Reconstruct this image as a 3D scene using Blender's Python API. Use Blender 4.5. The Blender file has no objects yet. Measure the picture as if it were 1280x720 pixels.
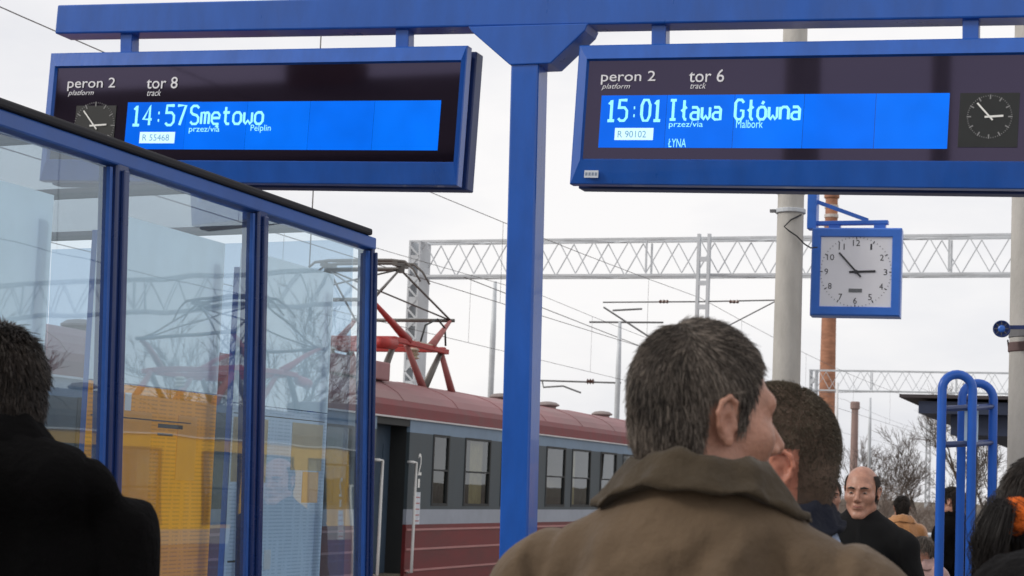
import bpy, bmesh, math, random
import numpy as np
from mathutils import Vector, Matrix

random.seed(7)
rng = np.random.default_rng(7)
SC = bpy.context.scene
COL = SC.collection

# ------------------------------------------------------------------ camera
F_PX, YAW, ROLL, PY, HZ, CZ = 2200.0, math.radians(20.5), 0.040, 410.0, 605.0, 1.58
PITCH = math.atan((HZ - PY) / F_PX)
CAM_R = (Matrix.Rotation(YAW, 3, 'Z') @ Matrix.Rotation(math.pi / 2 + PITCH, 3, 'X')
         @ Matrix.Rotation(ROLL, 3, 'Z'))
CAM_P = Vector((0, 0, CZ))
cam_d = bpy.data.cameras.new('camera')
cam = bpy.data.objects.new('camera', cam_d)
COL.objects.link(cam)
cam.matrix_world = Matrix.Translation(CAM_P) @ CAM_R.to_4x4()
cam_d.sensor_width = 36.0
cam_d.lens = F_PX / 1280.0 * 36.0
cam_d.shift_y = (PY - 360.0) / 1280.0
cam_d.clip_start, cam_d.clip_end = 0.05, 5000.0
cam_d.dof.use_dof = True
cam_d.dof.focus_distance = 6.5
cam_d.dof.aperture_fstop = 12.0
SC.camera = cam

# ------------------------------------------------------------------ world, sun, exposure
SUN_EL, SUN_AZ = math.radians(30), math.radians(-118)      # azimuth from +Y towards +X
world = bpy.data.worlds.new('World')
SC.world = world
world.use_nodes = True
wn, wl = world.node_tree.nodes, world.node_tree.links
wn.clear()
w_out = wn.new('ShaderNodeOutputWorld')
w_bg = wn.new('ShaderNodeBackground')
w_bg.inputs['Strength'].default_value = 0.1
w_sky = wn.new('ShaderNodeTexSky')
w_sky.sky_type = 'NISHITA'
w_sky.sun_disc = False
w_sky.sun_elevation = SUN_EL
w_sky.sun_rotation = SUN_AZ
w_tc = wn.new('ShaderNodeTexCoord')
w_map = wn.new('ShaderNodeMapping')
w_map.inputs['Scale'].default_value = (1.0, 1.0, 2.6)
w_noise = wn.new('ShaderNodeTexNoise')
w_noise.inputs['Scale'].default_value = 2.3
w_noise.inputs['Detail'].default_value = 6
w_noise.inputs['Roughness'].default_value = 0.55
w_ramp = wn.new('ShaderNodeValToRGB')
w_ramp.color_ramp.elements[0].position = 0.34
w_ramp.color_ramp.elements[0].color = (0.79, 0.80, 0.85, 1)
w_ramp.color_ramp.elements[1].position = 0.57
w_ramp.color_ramp.elements[1].color = (1.02, 1.0, 0.995, 1)
w_gain = wn.new('ShaderNodeVectorMath')
w_gain.operation = 'SCALE'
w_gain.inputs['Scale'].default_value = 10.0
w_mix = wn.new('ShaderNodeMixRGB')
w_mix.inputs['Fac'].default_value = 0.94
wl.new(w_tc.outputs['Generated'], w_map.inputs['Vector'])
wl.new(w_map.outputs['Vector'], w_noise.inputs['Vector'])
wl.new(w_noise.outputs['Fac'], w_ramp.inputs['Fac'])
wl.new(w_ramp.outputs['Color'], w_gain.inputs[0])
wl.new(w_sky.outputs['Color'], w_mix.inputs['Color1'])
wl.new(w_gain.outputs['Vector'], w_mix.inputs['Color2'])
wl.new(w_mix.outputs['Color'], w_bg.inputs['Color'])
wl.new(w_bg.outputs['Background'], w_out.inputs['Surface'])

sun_d = bpy.data.lights.new('sun', 'SUN')
sun_d.energy = 1.5
sun_d.angle = math.radians(12)
sun_d.color = (1.0, 0.95, 0.88)
sun = bpy.data.objects.new('sun', sun_d)
COL.objects.link(sun)
sdir = Vector((math.sin(SUN_AZ) * math.cos(SUN_EL), math.cos(SUN_AZ) * math.cos(SUN_EL), math.sin(SUN_EL)))
sun.rotation_euler = (-sdir).to_track_quat('-Z', 'Y').to_euler()
sun.location = sdir * 60

SC.view_settings.view_transform = 'Standard'
SC.view_settings.look = 'None'
SC.view_settings.exposure = 0.0
SC.view_settings.gamma = 1.0
SC.view_settings.use_curve_mapping = False

# ------------------------------------------------------------------ measuring helpers (true 3D planes)
def ray(px, py):
    return CAM_R @ Vector(((px - 640) / F_PX, -(py - PY) / F_PX, -1.0))
def at(px, py, d):
    return CAM_P + ray(px, py) * d
def on_y(px, py, Y):
    r = ray(px, py)
    return CAM_P + r * ((Y - CAM_P.y) / r.y)
def on_x(px, py, X):
    r = ray(px, py)
    return CAM_P + r * ((X - CAM_P.x) / r.x)

# ------------------------------------------------------------------ materials
MATS = {}
def mat(name, base, rough=0.6, var=0.12, scale=6.0, bump=0.0, bscale=60.0, metal=0.0, spec=0.5,
        coat=0.0, emit=None, estr=0.0, sss=0.0, dirt=0.0, dirtcol=(0.06, 0.05, 0.04), stretch=(1, 1, 1)):
    if name in MATS:
        return MATS[name]
    m = bpy.data.materials.new(name)
    m.use_nodes = True
    n, l = m.node_tree.nodes, m.node_tree.links
    b = n['Principled BSDF']
    b.inputs['Roughness'].default_value = rough
    b.inputs['Metallic'].default_value = metal
    b.inputs['Specular IOR Level'].default_value = spec
    b.inputs['Coat Weight'].default_value = coat
    if sss:
        b.inputs['Subsurface Weight'].default_value = sss
        b.inputs['Subsurface Radius'].default_value = (0.012, 0.005, 0.003)
        b.inputs['Subsurface Scale'].default_value = 1.0
    if emit is not None:
        b.inputs['Emission Color'].default_value = (*emit, 1)
        b.inputs['Emission Strength'].default_value = estr
    tc = n.new('ShaderNodeTexCoord')
    mp = n.new('ShaderNodeMapping')
    mp.inputs['Scale'].default_value = stretch
    l.new(tc.outputs['Object'], mp.inputs['Vector'])
    if var > 0:
        nz = n.new('ShaderNodeTexNoise')
        nz.inputs['Scale'].default_value = scale
        nz.inputs['Detail'].default_value = 5
        nz.inputs['Roughness'].default_value = 0.6
        l.new(mp.outputs['Vector'], nz.inputs['Vector'])
        rp = n.new('ShaderNodeValToRGB')
        rp.color_ramp.elements[0].position = 0.28
        rp.color_ramp.elements[1].position = 0.72
        rp.color_ramp.elements[0].color = (*[max(0, c * (1 - var)) for c in base], 1)
        rp.color_ramp.elements[1].color = (*[min(1, c * (1 + var)) for c in base], 1)
        l.new(nz.outputs['Fac'], rp.inputs['Fac'])
        src = rp.outputs['Color']
        if dirt > 0:
            n2 = n.new('ShaderNodeTexNoise')
            n2.inputs['Scale'].default_value = scale * 0.45
            n2.inputs['Detail'].default_value = 8
            n2.inputs['Roughness'].default_value = 0.7
            l.new(mp.outputs['Vector'], n2.inputs['Vector'])
            r2 = n.new('ShaderNodeValToRGB')
            r2.color_ramp.elements[0].position = 0.48
            r2.color_ramp.elements[0].color = (0, 0, 0, 1)
            r2.color_ramp.elements[1].position = 0.75
            r2.color_ramp.elements[1].color = (dirt, dirt, dirt, 1)
            l.new(n2.outputs['Fac'], r2.inputs['Fac'])
            mx = n.new('ShaderNodeMixRGB')
            mx.inputs['Color2'].default_value = (*dirtcol, 1)
            l.new(r2.outputs['Color'], mx.inputs['Fac'])
            l.new(src, mx.inputs['Color1'])
            src = mx.outputs['Color']
        l.new(src, b.inputs['Base Color'])
        rr = n.new('ShaderNodeMapRange')
        rr.inputs['To Min'].default_value = max(0.02, rough - 0.08)
        rr.inputs['To Max'].default_value = min(1, rough + 0.08)
        l.new(nz.outputs['Fac'], rr.inputs['Value'])
        l.new(rr.outputs['Result'], b.inputs['Roughness'])
    else:
        b.inputs['Base Color'].default_value = (*base, 1)
    if bump > 0:
        nb = n.new('ShaderNodeTexNoise')
        nb.inputs['Scale'].default_value = bscale
        nb.inputs['Detail'].default_value = 4
        l.new(mp.outputs['Vector'], nb.inputs['Vector'])
        bp = n.new('ShaderNodeBump')
        bp.inputs['Strength'].default_value = bump
        bp.inputs['Distance'].default_value = 0.01
        l.new(nb.outputs['Fac'], bp.inputs['Height'])
        l.new(bp.outputs['Normal'], b.inputs['Normal'])
    MATS[name] = m
    return m

def glass_mat(name, tint, refl, refl_tint, rough=0.012, boost=1.5, dust=0.0):
    m = bpy.data.materials.new(name)
    m.use_nodes = True
    n, l = m.node_tree.nodes, m.node_tree.links
    n.remove(n['Principled BSDF'])
    out = n['Material Output']
    tr = n.new('ShaderNodeBsdfTransparent')
    tr.inputs['Color'].default_value = (*tint, 1)
    gl = n.new('ShaderNodeBsdfGlossy')
    gl.inputs['Color'].default_value = (*refl_tint, 1)
    gl.inputs['Roughness'].default_value = rough
    fr = n.new('ShaderNodeFresnel')
    fr.inputs['IOR'].default_value = 1.5
    ma = n.new('ShaderNodeMath')
    ma.operation = 'MULTIPLY_ADD'
    ma.use_clamp = True
    ma.inputs[1].default_value = boost
    ma.inputs[2].default_value = refl
    l.new(fr.outputs['Fac'], ma.inputs[0])
    mx = n.new('ShaderNodeMixShader')
    ge = n.new('ShaderNodeNewGeometry')
    inv = n.new('ShaderNodeMath')          # the inner face of a pane adds no second mirror
    inv.operation = 'SUBTRACT'
    inv.inputs[0].default_value = 1.0
    l.new(ge.outputs['Backfacing'], inv.inputs[1])
    mm = n.new('ShaderNodeMath')
    mm.operation = 'MULTIPLY'
    l.new(ma.outputs[0], mm.inputs[0])
    l.new(inv.outputs[0], mm.inputs[1])
    l.new(mm.outputs[0], mx.inputs['Fac'])
    l.new(tr.outputs[0], mx.inputs[1])
    l.new(gl.outputs[0], mx.inputs[2])
    tc = n.new('ShaderNodeTexCoord')
    nz = n.new('ShaderNodeTexNoise')
    nz.inputs['Scale'].default_value = 1.3
    l.new(tc.outputs['Object'], nz.inputs['Vector'])
    bp = n.new('ShaderNodeBump')
    bp.inputs['Strength'].default_value = 0.06
    bp.inputs['Distance'].default_value = 0.02
    l.new(nz.outputs['Fac'], bp.inputs['Height'])
    l.new(bp.outputs['Normal'], gl.inputs['Normal'])
    if dust:            # a film of grime that scatters light
        df = n.new('ShaderNodeBsdfDiffuse')
        df.inputs['Color'].default_value = (0.62, 0.74, 0.82, 1)
        dn = n.new('ShaderNodeTexNoise')
        dn.inputs['Scale'].default_value = 3.5
        dn.inputs['Detail'].default_value = 7
        dn.inputs['Roughness'].default_value = 0.65
        dm = n.new('ShaderNodeMapping')
        dm.inputs['Scale'].default_value = (1, 1.6, .5)
        l.new(tc.outputs['Object'], dm.inputs['Vector'])
        l.new(dm.outputs['Vector'], dn.inputs['Vector'])
        dr = n.new('ShaderNodeMapRange')
        dr.inputs['From Min'].default_value = 0.3
        dr.inputs['From Max'].default_value = 0.75
        dr.inputs['To Min'].default_value = dust * .6
        dr.inputs['To Max'].default_value = dust * 1.7
        l.new(dn.outputs['Fac'], dr.inputs['Value'])
        m3 = n.new('ShaderNodeMixShader')
        l.new(dr.outputs['Result'], m3.inputs['Fac'])
        l.new(mx.outputs[0], m3.inputs[1])
        l.new(df.outputs[0], m3.inputs[2])
        mx = m3
    l.new(mx.outputs[0], out.inputs['Surface'])
    MATS[name] = m
    return m

def attr_mat(name, c0, c1, rough=0.5, attr='tone', spec=0.4):
    m = bpy.data.materials.new(name)
    m.use_nodes = True
    n, l = m.node_tree.nodes, m.node_tree.links
    b = n['Principled BSDF']
    b.inputs['Roughness'].default_value = rough
    b.inputs['Specular IOR Level'].default_value = spec
    a = n.new('ShaderNodeAttribute')
    a.attribute_name = attr
    rp = n.new('ShaderNodeValToRGB')
    rp.color_ramp.elements[0].color = (*c0, 1)
    rp.color_ramp.elements[1].color = (*c1, 1)
    l.new(a.outputs['Fac'], rp.inputs['Fac'])
    l.new(rp.outputs['Color'], b.inputs['Base Color'])
    MATS[name] = m
    return m

def make_translucent(m, amount):
    n, l = m.node_tree.nodes, m.node_tree.links
    b = n['Principled BSDF']
    tr = n.new('ShaderNodeBsdfTranslucent')
    link_ = b.inputs['Base Color'].links
    if link_:
        l.new(link_[0].from_socket, tr.inputs['Color'])
    else:
        tr.inputs['Color'].default_value = b.inputs['Base Color'].default_value
    mx = n.new('ShaderNodeMixShader')
    mx.inputs['Fac'].default_value = amount
    l.new(b.outputs[0], mx.inputs[1])
    l.new(tr.outputs[0], mx.inputs[2])
    l.new(mx.outputs[0], n['Material Output'].inputs['Surface'])
    return m

def paper_mat(name, base, ink, dens=1.0):
    """printed timetable: rows of tiny print on paper"""
    m = bpy.data.materials.new(name)
    m.use_nodes = True
    n, l = m.node_tree.nodes, m.node_tree.links
    b = n['Principled BSDF']
    b.inputs['Roughness'].default_value = 0.55
    tc = n.new('ShaderNodeTexCoord')
    wv = n.new('ShaderNodeTexWave')
    wv.wave_type = 'BANDS'
    wv.bands_direction = 'Z'
    wv.inputs['Scale'].default_value = 24.0
    wv.inputs['Distortion'].default_value = 0.0
    l.new(tc.outputs['Object'], wv.inputs['Vector'])
    mp = n.new('ShaderNodeMapping')
    mp.inputs['Scale'].default_value = (40, 40, 4)
    l.new(tc.outputs['Object'], mp.inputs['Vector'])
    nz = n.new('ShaderNodeTexNoise')
    nz.inputs['Scale'].default_value = 1.0
    nz.inputs['Detail'].default_value = 3
    l.new(mp.outputs['Vector'], nz.inputs['Vector'])
    r1 = n.new('ShaderNodeValToRGB')
    r1.color_ramp.elements[0].position = 0.55
    r1.color_ramp.elements[1].position = 0.75
    l.new(wv.outputs['Fac'], r1.inputs['Fac'])
    r2 = n.new('ShaderNodeValToRGB')
    r2.color_ramp.elements[0].position = 0.42
    r2.color_ramp.elements[1].position = 0.5
    l.new(nz.outputs['Fac'], r2.inputs['Fac'])
    mu = n.new('ShaderNodeMath')
    mu.operation = 'MULTIPLY'
    l.new(r1.outputs['Color'], mu.inputs[0])
    l.new(r2.outputs['Color'], mu.inputs[1])
    m2 = n.new('ShaderNodeMath')
    m2.operation = 'MULTIPLY'
    m2.inputs[1].default_value = 0.55 * dens
    l.new(mu.outputs[0], m2.inputs[0])
    mx = n.new('ShaderNodeMixRGB')
    mx.inputs['Color1'].default_value = (*base, 1)
    mx.inputs['Color2'].default_value = (*ink, 1)
    l.new(m2.outputs[0], mx.inputs['Fac'])
    l.new(mx.outputs['Color'], b.inputs['Base Color'])
    MATS[name] = m
    return m

BLUE = mat('blue_paint', (0.009, 0.100, 0.46), 0.30, 0.16, 3.0, 0.06, 30, coat=0.25, dirt=0.38, dirtcol=(0.025, 0.06, 0.19), stretch=(1.6, 1.6, .5))
BLUE_DK = mat('blue_paint_dark', (0.010, 0.034, 0.15), 0.45, 0.15, 4.0)
BLUE_SH = mat('shelter_blue', (0.026, 0.100, 0.38), 0.32, 0.12, 5.0, dirt=0.2, dirtcol=(0.03, 0.05, 0.12))
POST_SHADE = mat('shelter_post_shade_blue', (0.010, 0.030, 0.135), 0.28, 0.12, 5.0, coat=.3)  # shelter blue darkened: shade on the posts is put into the colour
BLACK = mat('black_plastic', (0.010, 0.010, 0.013), 0.45, 0.2, 5)
RUBBER = mat('roof_rubber', (0.012, 0.012, 0.016), 0.7, 0.2, 8)
WHITE = mat('white_print', (0.80, 0.80, 0.82), 0.5, 0.0, emit=None)
PALE = mat('pale_board', (0.74, 0.84, 0.90), 0.5, 0.08, 3)
CONC = mat('concrete_pole_surface', (0.52, 0.50, 0.46), 0.85, 0.14, 5, 0.35, 90, dirt=0.35, dirtcol=(0.20, 0.19, 0.17), stretch=(1, 1, 0.35))
PLATF = mat('platform_paving', (0.20, 0.19, 0.18), 0.85, 0.2, 3, 0.4, 40)
BALLAST = mat('ballast_stone', (0.17, 0.14, 0.12), 0.95, 0.4, 30, 0.9, 60)
EARTH = mat('dry_earth', (0.14, 0.115, 0.085), 0.95, 0.35, 0.3, 0.5, 4, dirt=0.4, dirtcol=(0.10, 0.10, 0.06))
GALV = mat('galvanised_steel', (0.60, 0.63, 0.66), 0.55, 0.12, 2.0, metal=0.1, dirt=0.3, dirtcol=(0.22, 0.20, 0.19))
GALV_DK = mat('weathered_steel', (0.17, 0.17, 0.175), 0.55, 0.15, 2.0, metal=0.3)
WIRE = mat('copper_wire', (0.11, 0.10, 0.10), 0.5, 0.0, metal=0.4)
BRICK_FAR = mat('chimney_brick', (0.40, 0.19, 0.115), 0.9, 0.30, 1.1, 0.4, 5, dirt=0.6, dirtcol=(0.17, 0.09, 0.07), stretch=(1, 1, 2.5))
BRICK_OLD = mat('old_chimney_brick', (0.30, 0.21, 0.19), 0.9, 0.14, 0.8)
BARK = mat('bare_bark', (0.115, 0.090, 0.075), 0.9, 0.25, 3)
SHRUB = mat('dry_shrub_twigs', (0.24, 0.19, 0.16), 0.95, 0.3, 0.6)
ROOF_DK = mat('canopy_roof_felt', (0.055, 0.045, 0.048), 0.8, 0.2, 1)
FASCIA = mat('canopy_fascia_steel', (0.020, 0.030, 0.065), 0.6, 0.2, 1)

# ------------------------------------------------------------------ mesh helpers
class MB:
    def __init__(self):
        self.v, self.f = [], []
    def box(self, c, s, R=None):
        i = len(self.v)
        for sx in (-1, 1):
            for sy in (-1, 1):
                for sz in (-1, 1):
                    p = Vector((sx * s[0] / 2, sy * s[1] / 2, sz * s[2] / 2))
                    if R is not None:
                        p = R @ p
                    self.v.append(tuple(p + Vector(c)))
        for q in ((0, 1, 3, 2), (4, 6, 7, 5), (0, 4, 5, 1), (2, 3, 7, 6), (0, 2, 6, 4), (1, 5, 7, 3)):
            self.f.append(tuple(i + k for k in q))
        return self
    def lohi(self, lo, hi):
        return self.box([(a + b) / 2 for a, b in zip(lo, hi)], [b - a for a, b in zip(lo, hi)])
    def tube(self, pts, r, n=8, caps=True):
        pts = [Vector(p) for p in pts]
        if not hasattr(r, '__len__'):
            r = [r] * len(pts)
        base = len(self.v)
        prev = None
        for k, p in enumerate(pts):
            d = (pts[min(k + 1, len(pts) - 1)] - pts[max(k - 1, 0)])
            d.normalize()
            if prev is None:
                a = d.orthogonal().normalized()
            else:
                a = prev - d * prev.dot(d)
                a.normalize()
            prev = a
            b = d.cross(a)
            for j in range(n):
                t = 2 * math.pi * j / n
                self.v.append(tuple(p + (a * math.cos(t) + b * math.sin(t)) * r[k]))
        for k in range(len(pts) - 1):
            for j in range(n):
                j2 = (j + 1) % n
                self.f.append((base + k * n + j, base + k * n + j2, base + (k + 1) * n + j2, base + (k + 1) * n + j))
        if caps:
            self.f.append(tuple(base + j for j in reversed(range(n))))
            e = base + (len(pts) - 1) * n
            self.f.append(tuple(e + j for j in range(n)))
        return self
    def bar(self, a, b, w, h, up=(0, 0, 1)):
        a, b = Vector(a), Vector(b)
        d = (b - a).normalized()
        u = Vector(up)
        s = d.cross(u)
        if s.length < 1e-5:
            s = d.orthogonal()
        s.normalize()
        u = s.cross(d)
        i = len(self.v)
        for p in (a, b):
            for x, y in ((-1, -1), (1, -1), (1, 1), (-1, 1)):
                self.v.append(tuple(p + s * (x * w / 2) + u * (y * h / 2)))
        for q in ((0, 1, 5, 4), (1, 2, 6, 5), (2, 3, 7, 6), (3, 0, 4, 7), (3, 2, 1, 0), (4, 5, 6, 7)):
            self.f.append(tuple(i + k for k in q))
        return self
    def prism(self, prof, fn0, fn1):
        """prof: list of 2D points; fn0/fn1 map (a,b) to a 3D point at the two ends"""
        i, n = len(self.v), len(prof)
        for f in (fn0, fn1):
            for p in prof:
                self.v.append(tuple(f(*p)))
        for j in range(n):
            k = (j + 1) % n
            self.f.append((i + j, i + k, i + n + k, i + n + j))
        self.f.append(tuple(i + j for j in reversed(range(n))))
        self.f.append(tuple(i + n + j for j in range(n)))
        return self
    def lathe(self, prof, c, n=16, axis='Z'):
        i = len(self.v)
        for r, h in prof:
            for j in range(n):
                t = 2 * math.pi * j / n
                x, y = r * math.cos(t), r * math.sin(t)
                p = {'Z': (x, y, h), 'Y': (x, h, y), 'X': (h, x, y)}[axis]
                self.v.append((p[0] + c[0], p[1] + c[1], p[2] + c[2]))
        for k in range(len(prof) - 1):
            for j in range(n):
                j2 = (j + 1) % n
                self.f.append((i + k * n + j, i + k * n + j2, i + (k + 1) * n + j2, i + (k + 1) * n + j))
        self.f.append(tuple(i + j for j in reversed(range(n))))
        e = i + (len(prof) - 1) * n
        self.f.append(tuple(e + j for j in range(n)))
        return self
    def build(self, name, m, parent=None, smooth=False, bevel=0.0, mw=None):
        me = bpy.data.meshes.new(name)
        me.from_pydata(self.v, [], self.f)
        bm = bmesh.new()
        bm.from_mesh(me)
        bmesh.ops.recalc_face_normals(bm, faces=bm.faces)
        bm.to_mesh(me)
        bm.free()
        return link(name, me, m, parent, smooth, bevel)

def link(name, me, m, parent=None, smooth=False, bevel=0.0):
    if m is not None:
        me.materials.append(m)
    if smooth:
        me.polygons.foreach_set('use_smooth', [True] * len(me.polygons))
    o = bpy.data.objects.new(name, me)
    COL.objects.link(o)
    if parent is not None:
        o.parent = parent
    if bevel:
        b = o.modifiers.new('bevel', 'BEVEL')
        b.width = bevel
        b.segments = 2
        b.limit_method = 'ANGLE'
    if smooth == 'auto':
        pass
    return o

def tag(o, label=None, cat=None, group=None, kind=None):
    if label: o['label'] = label
    if cat: o['category'] = cat
    if group: o['group'] = group
    if kind: o['kind'] = kind
    return o

def thing(name, loc, label, cat, rotz=0.0, group=None):
    o = bpy.data.objects.new(name, None)
    o.empty_display_size = 0.2
    COL.objects.link(o)
    o.location = loc
    o.rotation_euler = (0, 0, rotz)
    return tag(o, label, cat, group)

def struct(o):
    o['kind'] = 'structure'
    return o

def copy_tree(o, parent=None):
    c = o.copy()
    COL.objects.link(c)
    c.parent = parent
    for ch in [x for x in o.children]:
        copy_tree(ch, c)
    return c

def dup(o, parent, loc=None):
    c = o.copy()
    COL.objects.link(c)
    c.parent = parent
    if loc is not None:
        c.location = loc
    return c

def text_mesh(s, w, h, shear=0.0, bold=0.0):
    """lettering outline fitted to a w x h box, origin at its lower left, in the XZ plane facing -Y"""
    cu = bpy.data.curves.new('lettering', 'FONT')
    cu.body = s
    cu.shear = shear
    cu.offset = bold
    cu.resolution_u = 3
    o = bpy.data.objects.new('lettering', cu)
    COL.objects.link(o)
    dg = bpy.context.evaluated_depsgraph_get()
    dg.update()
    me = bpy.data.meshes.new_from_object(o.evaluated_get(dg))
    bpy.data.objects.remove(o)
    bpy.data.curves.remove(cu)
    n = len(me.vertices)
    co = np.empty(n * 3, np.float32)
    me.vertices.foreach_get('co', co)
    co = co.reshape(-1, 3)
    lo, hi = co.min(0), co.max(0)
    out = np.zeros_like(co)
    out[:, 0] = (co[:, 0] - lo[0]) / (hi[0] - lo[0]) * w
    out[:, 2] = (co[:, 1] - lo[1]) / (hi[1] - lo[1]) * h
    me.vertices.foreach_set('co', out.ravel())
    me.materials.clear()
    me.update()
    return me

# ------------------------------------------------------------------ implicit modelling (bodies, clothes)
def v3(*a):
    return np.array(a, np.float32)
def sd_ell(P, c, r):
    p = P - v3(*c)
    r = v3(*r)
    k0 = np.sqrt(((p / r) ** 2).sum(-1))
    k1 = np.sqrt(((p / (r * r)) ** 2).sum(-1)) + 1e-9
    return k0 * (k0 - 1) / k1
def sd_cap(P, a, b, ra, rb=None, sy=1.0):
    rb = ra if rb is None else rb
    a, b = v3(*a), v3(*b)
    ab = b - a
    pa = P - a
    t = np.clip((pa @ ab) / max(1e-9, float(ab @ ab)), 0, 1)
    q = pa - t[..., None] * ab
    if sy != 1.0:
        q = q * v3(1, sy, 1)
    return np.sqrt((q ** 2).sum(-1)) - (ra + (rb - ra) * t)
def smin(a, b, k):
    h = np.clip(0.5 + 0.5 * (b - a) / k, 0, 1)
    return b + (a - b) * h - k * h * (1 - h)
def smax(a, b, k):
    return -smin(-a, -b, k)

def surface_net(f, lo, hi, h):
    ax = [np.arange(lo[i], hi[i] + h, h, dtype=np.float32) for i in range(3)]
    G = np.stack(np.meshgrid(*ax, indexing='ij'), -1)
    V = f(G).astype(np.float32)
    nx, ny, nz = V.shape
    ins = V < 0
    cx, cy, cz = nx - 1, ny - 1, nz - 1
    acc = np.zeros((cx, cy, cz, 3), np.float32)
    cnt = np.zeros((cx, cy, cz), np.int32)
    corners = [(i, j, k) for i in (0, 1) for j in (0, 1) for k in (0, 1)]
    for a in corners:
        for axi in range(3):
            if a[axi] == 0:
                b = list(a); b[axi] = 1
                va = V[a[0]:a[0] + cx, a[1]:a[1] + cy, a[2]:a[2] + cz]
                vb = V[b[0]:b[0] + cx, b[1]:b[1] + cy, b[2]:b[2] + cz]
                m = (va < 0) != (vb < 0)
                t = np.where(m, va / np.where(m, va - vb, 1), 0)
                for q in range(3):
                    acc[..., q] += np.where(m, (a[q] + (t if q == axi else 0)), 0)
                cnt += m
    act = cnt > 0
    idx = -np.ones((cx, cy, cz), np.int64)
    idx[act] = np.arange(act.sum())
    pos = acc[act] / cnt[act][:, None]
    ijk = np.argwhere(act).astype(np.float32)
    verts = (ijk + pos) * h + np.array([ax[0][0], ax[1][0], ax[2][0]], np.float32)
    quads = []
    for axi in range(3):
        o1, o2 = (axi + 1) % 3, (axi + 2) % 3
        sl_a = [slice(1, n - 1) for n in (nx, ny, nz)]
        sl_b = [slice(1, n - 1) for n in (nx, ny, nz)]
        sl_a[axi] = slice(0, (nx, ny, nz)[axi] - 1)
        sl_b[axi] = slice(1, (nx, ny, nz)[axi])
        a, b = ins[tuple(sl_a)], ins[tuple(sl_b)]
        m = a != b
        loc = np.argwhere(m)
        if not len(loc):
            continue
        base = loc.copy()
        base[:, o1] += 1
        base[:, o2] += 1
        def g(d1, d2):
            q = base.copy()
            q[:, o1] -= d1
            q[:, o2] -= d2
            return idx[q[:, 0], q[:, 1], q[:, 2]]
        Q = np.stack([g(1, 1), g(0, 1), g(0, 0), g(1, 0)], 1)
        flip = ~a[m]
        Q[flip] = Q[flip][:, ::-1]
        quads.append(Q)
    Q = np.concatenate(quads)
    Q = Q[(Q >= 0).all(1)]
    return verts, Q

def np_mesh(name, V, Q):
    me = bpy.data.meshes.new(name)
    nv, nf = len(V), len(Q)
    k = Q.shape[1]
    me.vertices.add(nv)
    me.vertices.foreach_set('co', np.asarray(V, np.float32).ravel())
    me.loops.add(nf * k)
    me.loops.foreach_set('vertex_index', np.asarray(Q, np.int32).ravel())
    me.polygons.add(nf)
    me.polygons.foreach_set('loop_start', np.arange(0, nf * k, k, dtype=np.int32))
    me.update(calc_edges=True)
    me.validate()
    return me

def rotm(yaw=0.0, pitch=0.0, roll=0.0):
    M = Matrix.Rotation(yaw, 3, 'Z') @ Matrix.Rotation(pitch, 3, 'X') @ Matrix.Rotation(roll, 3, 'Y')
    return np.array(M, np.float32)

def wob(P, s, seed):
    x, y, z = P[..., 0] * s + seed, P[..., 1] * s + seed * 1.7, P[..., 2] * s - seed
    return (np.sin(x + 1.3 * np.sin(y * .9 + z * .5)) + np.sin(y * 1.1 + 1.1 * np.sin(z + x * .6))
            + np.sin(z * .9 + 1.2 * np.sin(x * 1.2 - y * .4))) / 3

# ================================================================== SETTING
g = MB()
g.lohi((-1500, -900, -0.95), (1500, 2500, -0.80))
struct(g.build('ground', EARTH))
g = MB()
g.lohi((-9.25, -30, -0.70), (6.05, 110, 0.0))
struct(g.build('platform', PLATF))
edge = struct(MB().lohi((-9.25, -30, 0.004), (-9.0, 110, 0.012)).build('platform_edge', mat('edge_stone', (0.5, 0.49, 0.46), 0.8, 0.15, 4)))
struct(MB().lohi((5.8, -30, 0.004), (6.05, 110, 0.012)).build('platform_edge', MATS['edge_stone']))
struct(MB().lohi((-27, -60, -0.80), (-9.25, 260, -0.70)).build('track_bed', BALLAST))
struct(MB().lohi((6.05, -60, -0.80), (34, 260, -0.70)).build('track_bed', BALLAST))
RAIL = mat('rail_steel', (0.20, 0.15, 0.12), 0.4, 0.2, 3, metal=0.6)
for xc in (-11.05, -15.4, 7.75, 12.2):
    g = MB()
    for s in (-0.75, 0.75):
        g.lohi((xc + s - 0.035, -60, -0.66), (xc + s + 0.035, 260, -0.55))
    struct(g.build('track_rails', RAIL))
SLEEP = mat('sleeper_concrete', (0.30, 0.28, 0.26), 0.9, 0.2, 3)
g = MB()
for xc in (-11.05, -15.4, 7.75):
    for k in range(150):
        y = -20 + k * 0.65
        g.lohi((xc - 1.25, y, -0.71), (xc + 1.25, y + 0.24, -0.662))
tag(g.build('sleepers', SLEEP), 'concrete sleepers lying in the ballast under the rails', 'sleepers', kind='stuff')

# ------------------------------------------------------------------ board gantry
TILT = 0.033
YG = 9.40
gan = thing('sign_gantry', (-3.43, YG, 0), 'tall blue steel T-shaped gantry post carrying the two departure boards', 'gantry')
def rel(o, p):
    return Vector(p) - o.location
# post
pt, pb = on_y(655.5, 82, YG), on_y(641, 690, YG)
sl = (pb.x - pt.x) / (pb.z - pt.z)
def post_x(z): return pt.x + (z - pt.z) * sl
W = 0.172
g = MB()
g.bar(rel(gan, (post_x(0.03), YG + W / 2, 0.03)), rel(gan, (post_x(4.22), YG + W / 2, 4.22)), W, W, up=(0, 1, 0))
g.build('post', BLUE, gan, bevel=0.012)
MB().box((0, W / 2, 0.015), (0.36, 0.36, 0.03)).build('base_plate', BLUE, gan, bevel=0.004)
for sx in (-1, 1):
    for sy in (-1, 1):
        MB().lathe([(0.014, 0.03), (0.014, 0.055)], (sx * 0.145, W / 2 + sy * 0.145, 0), 6).build('bolt', GALV_DK, gan)
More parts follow.
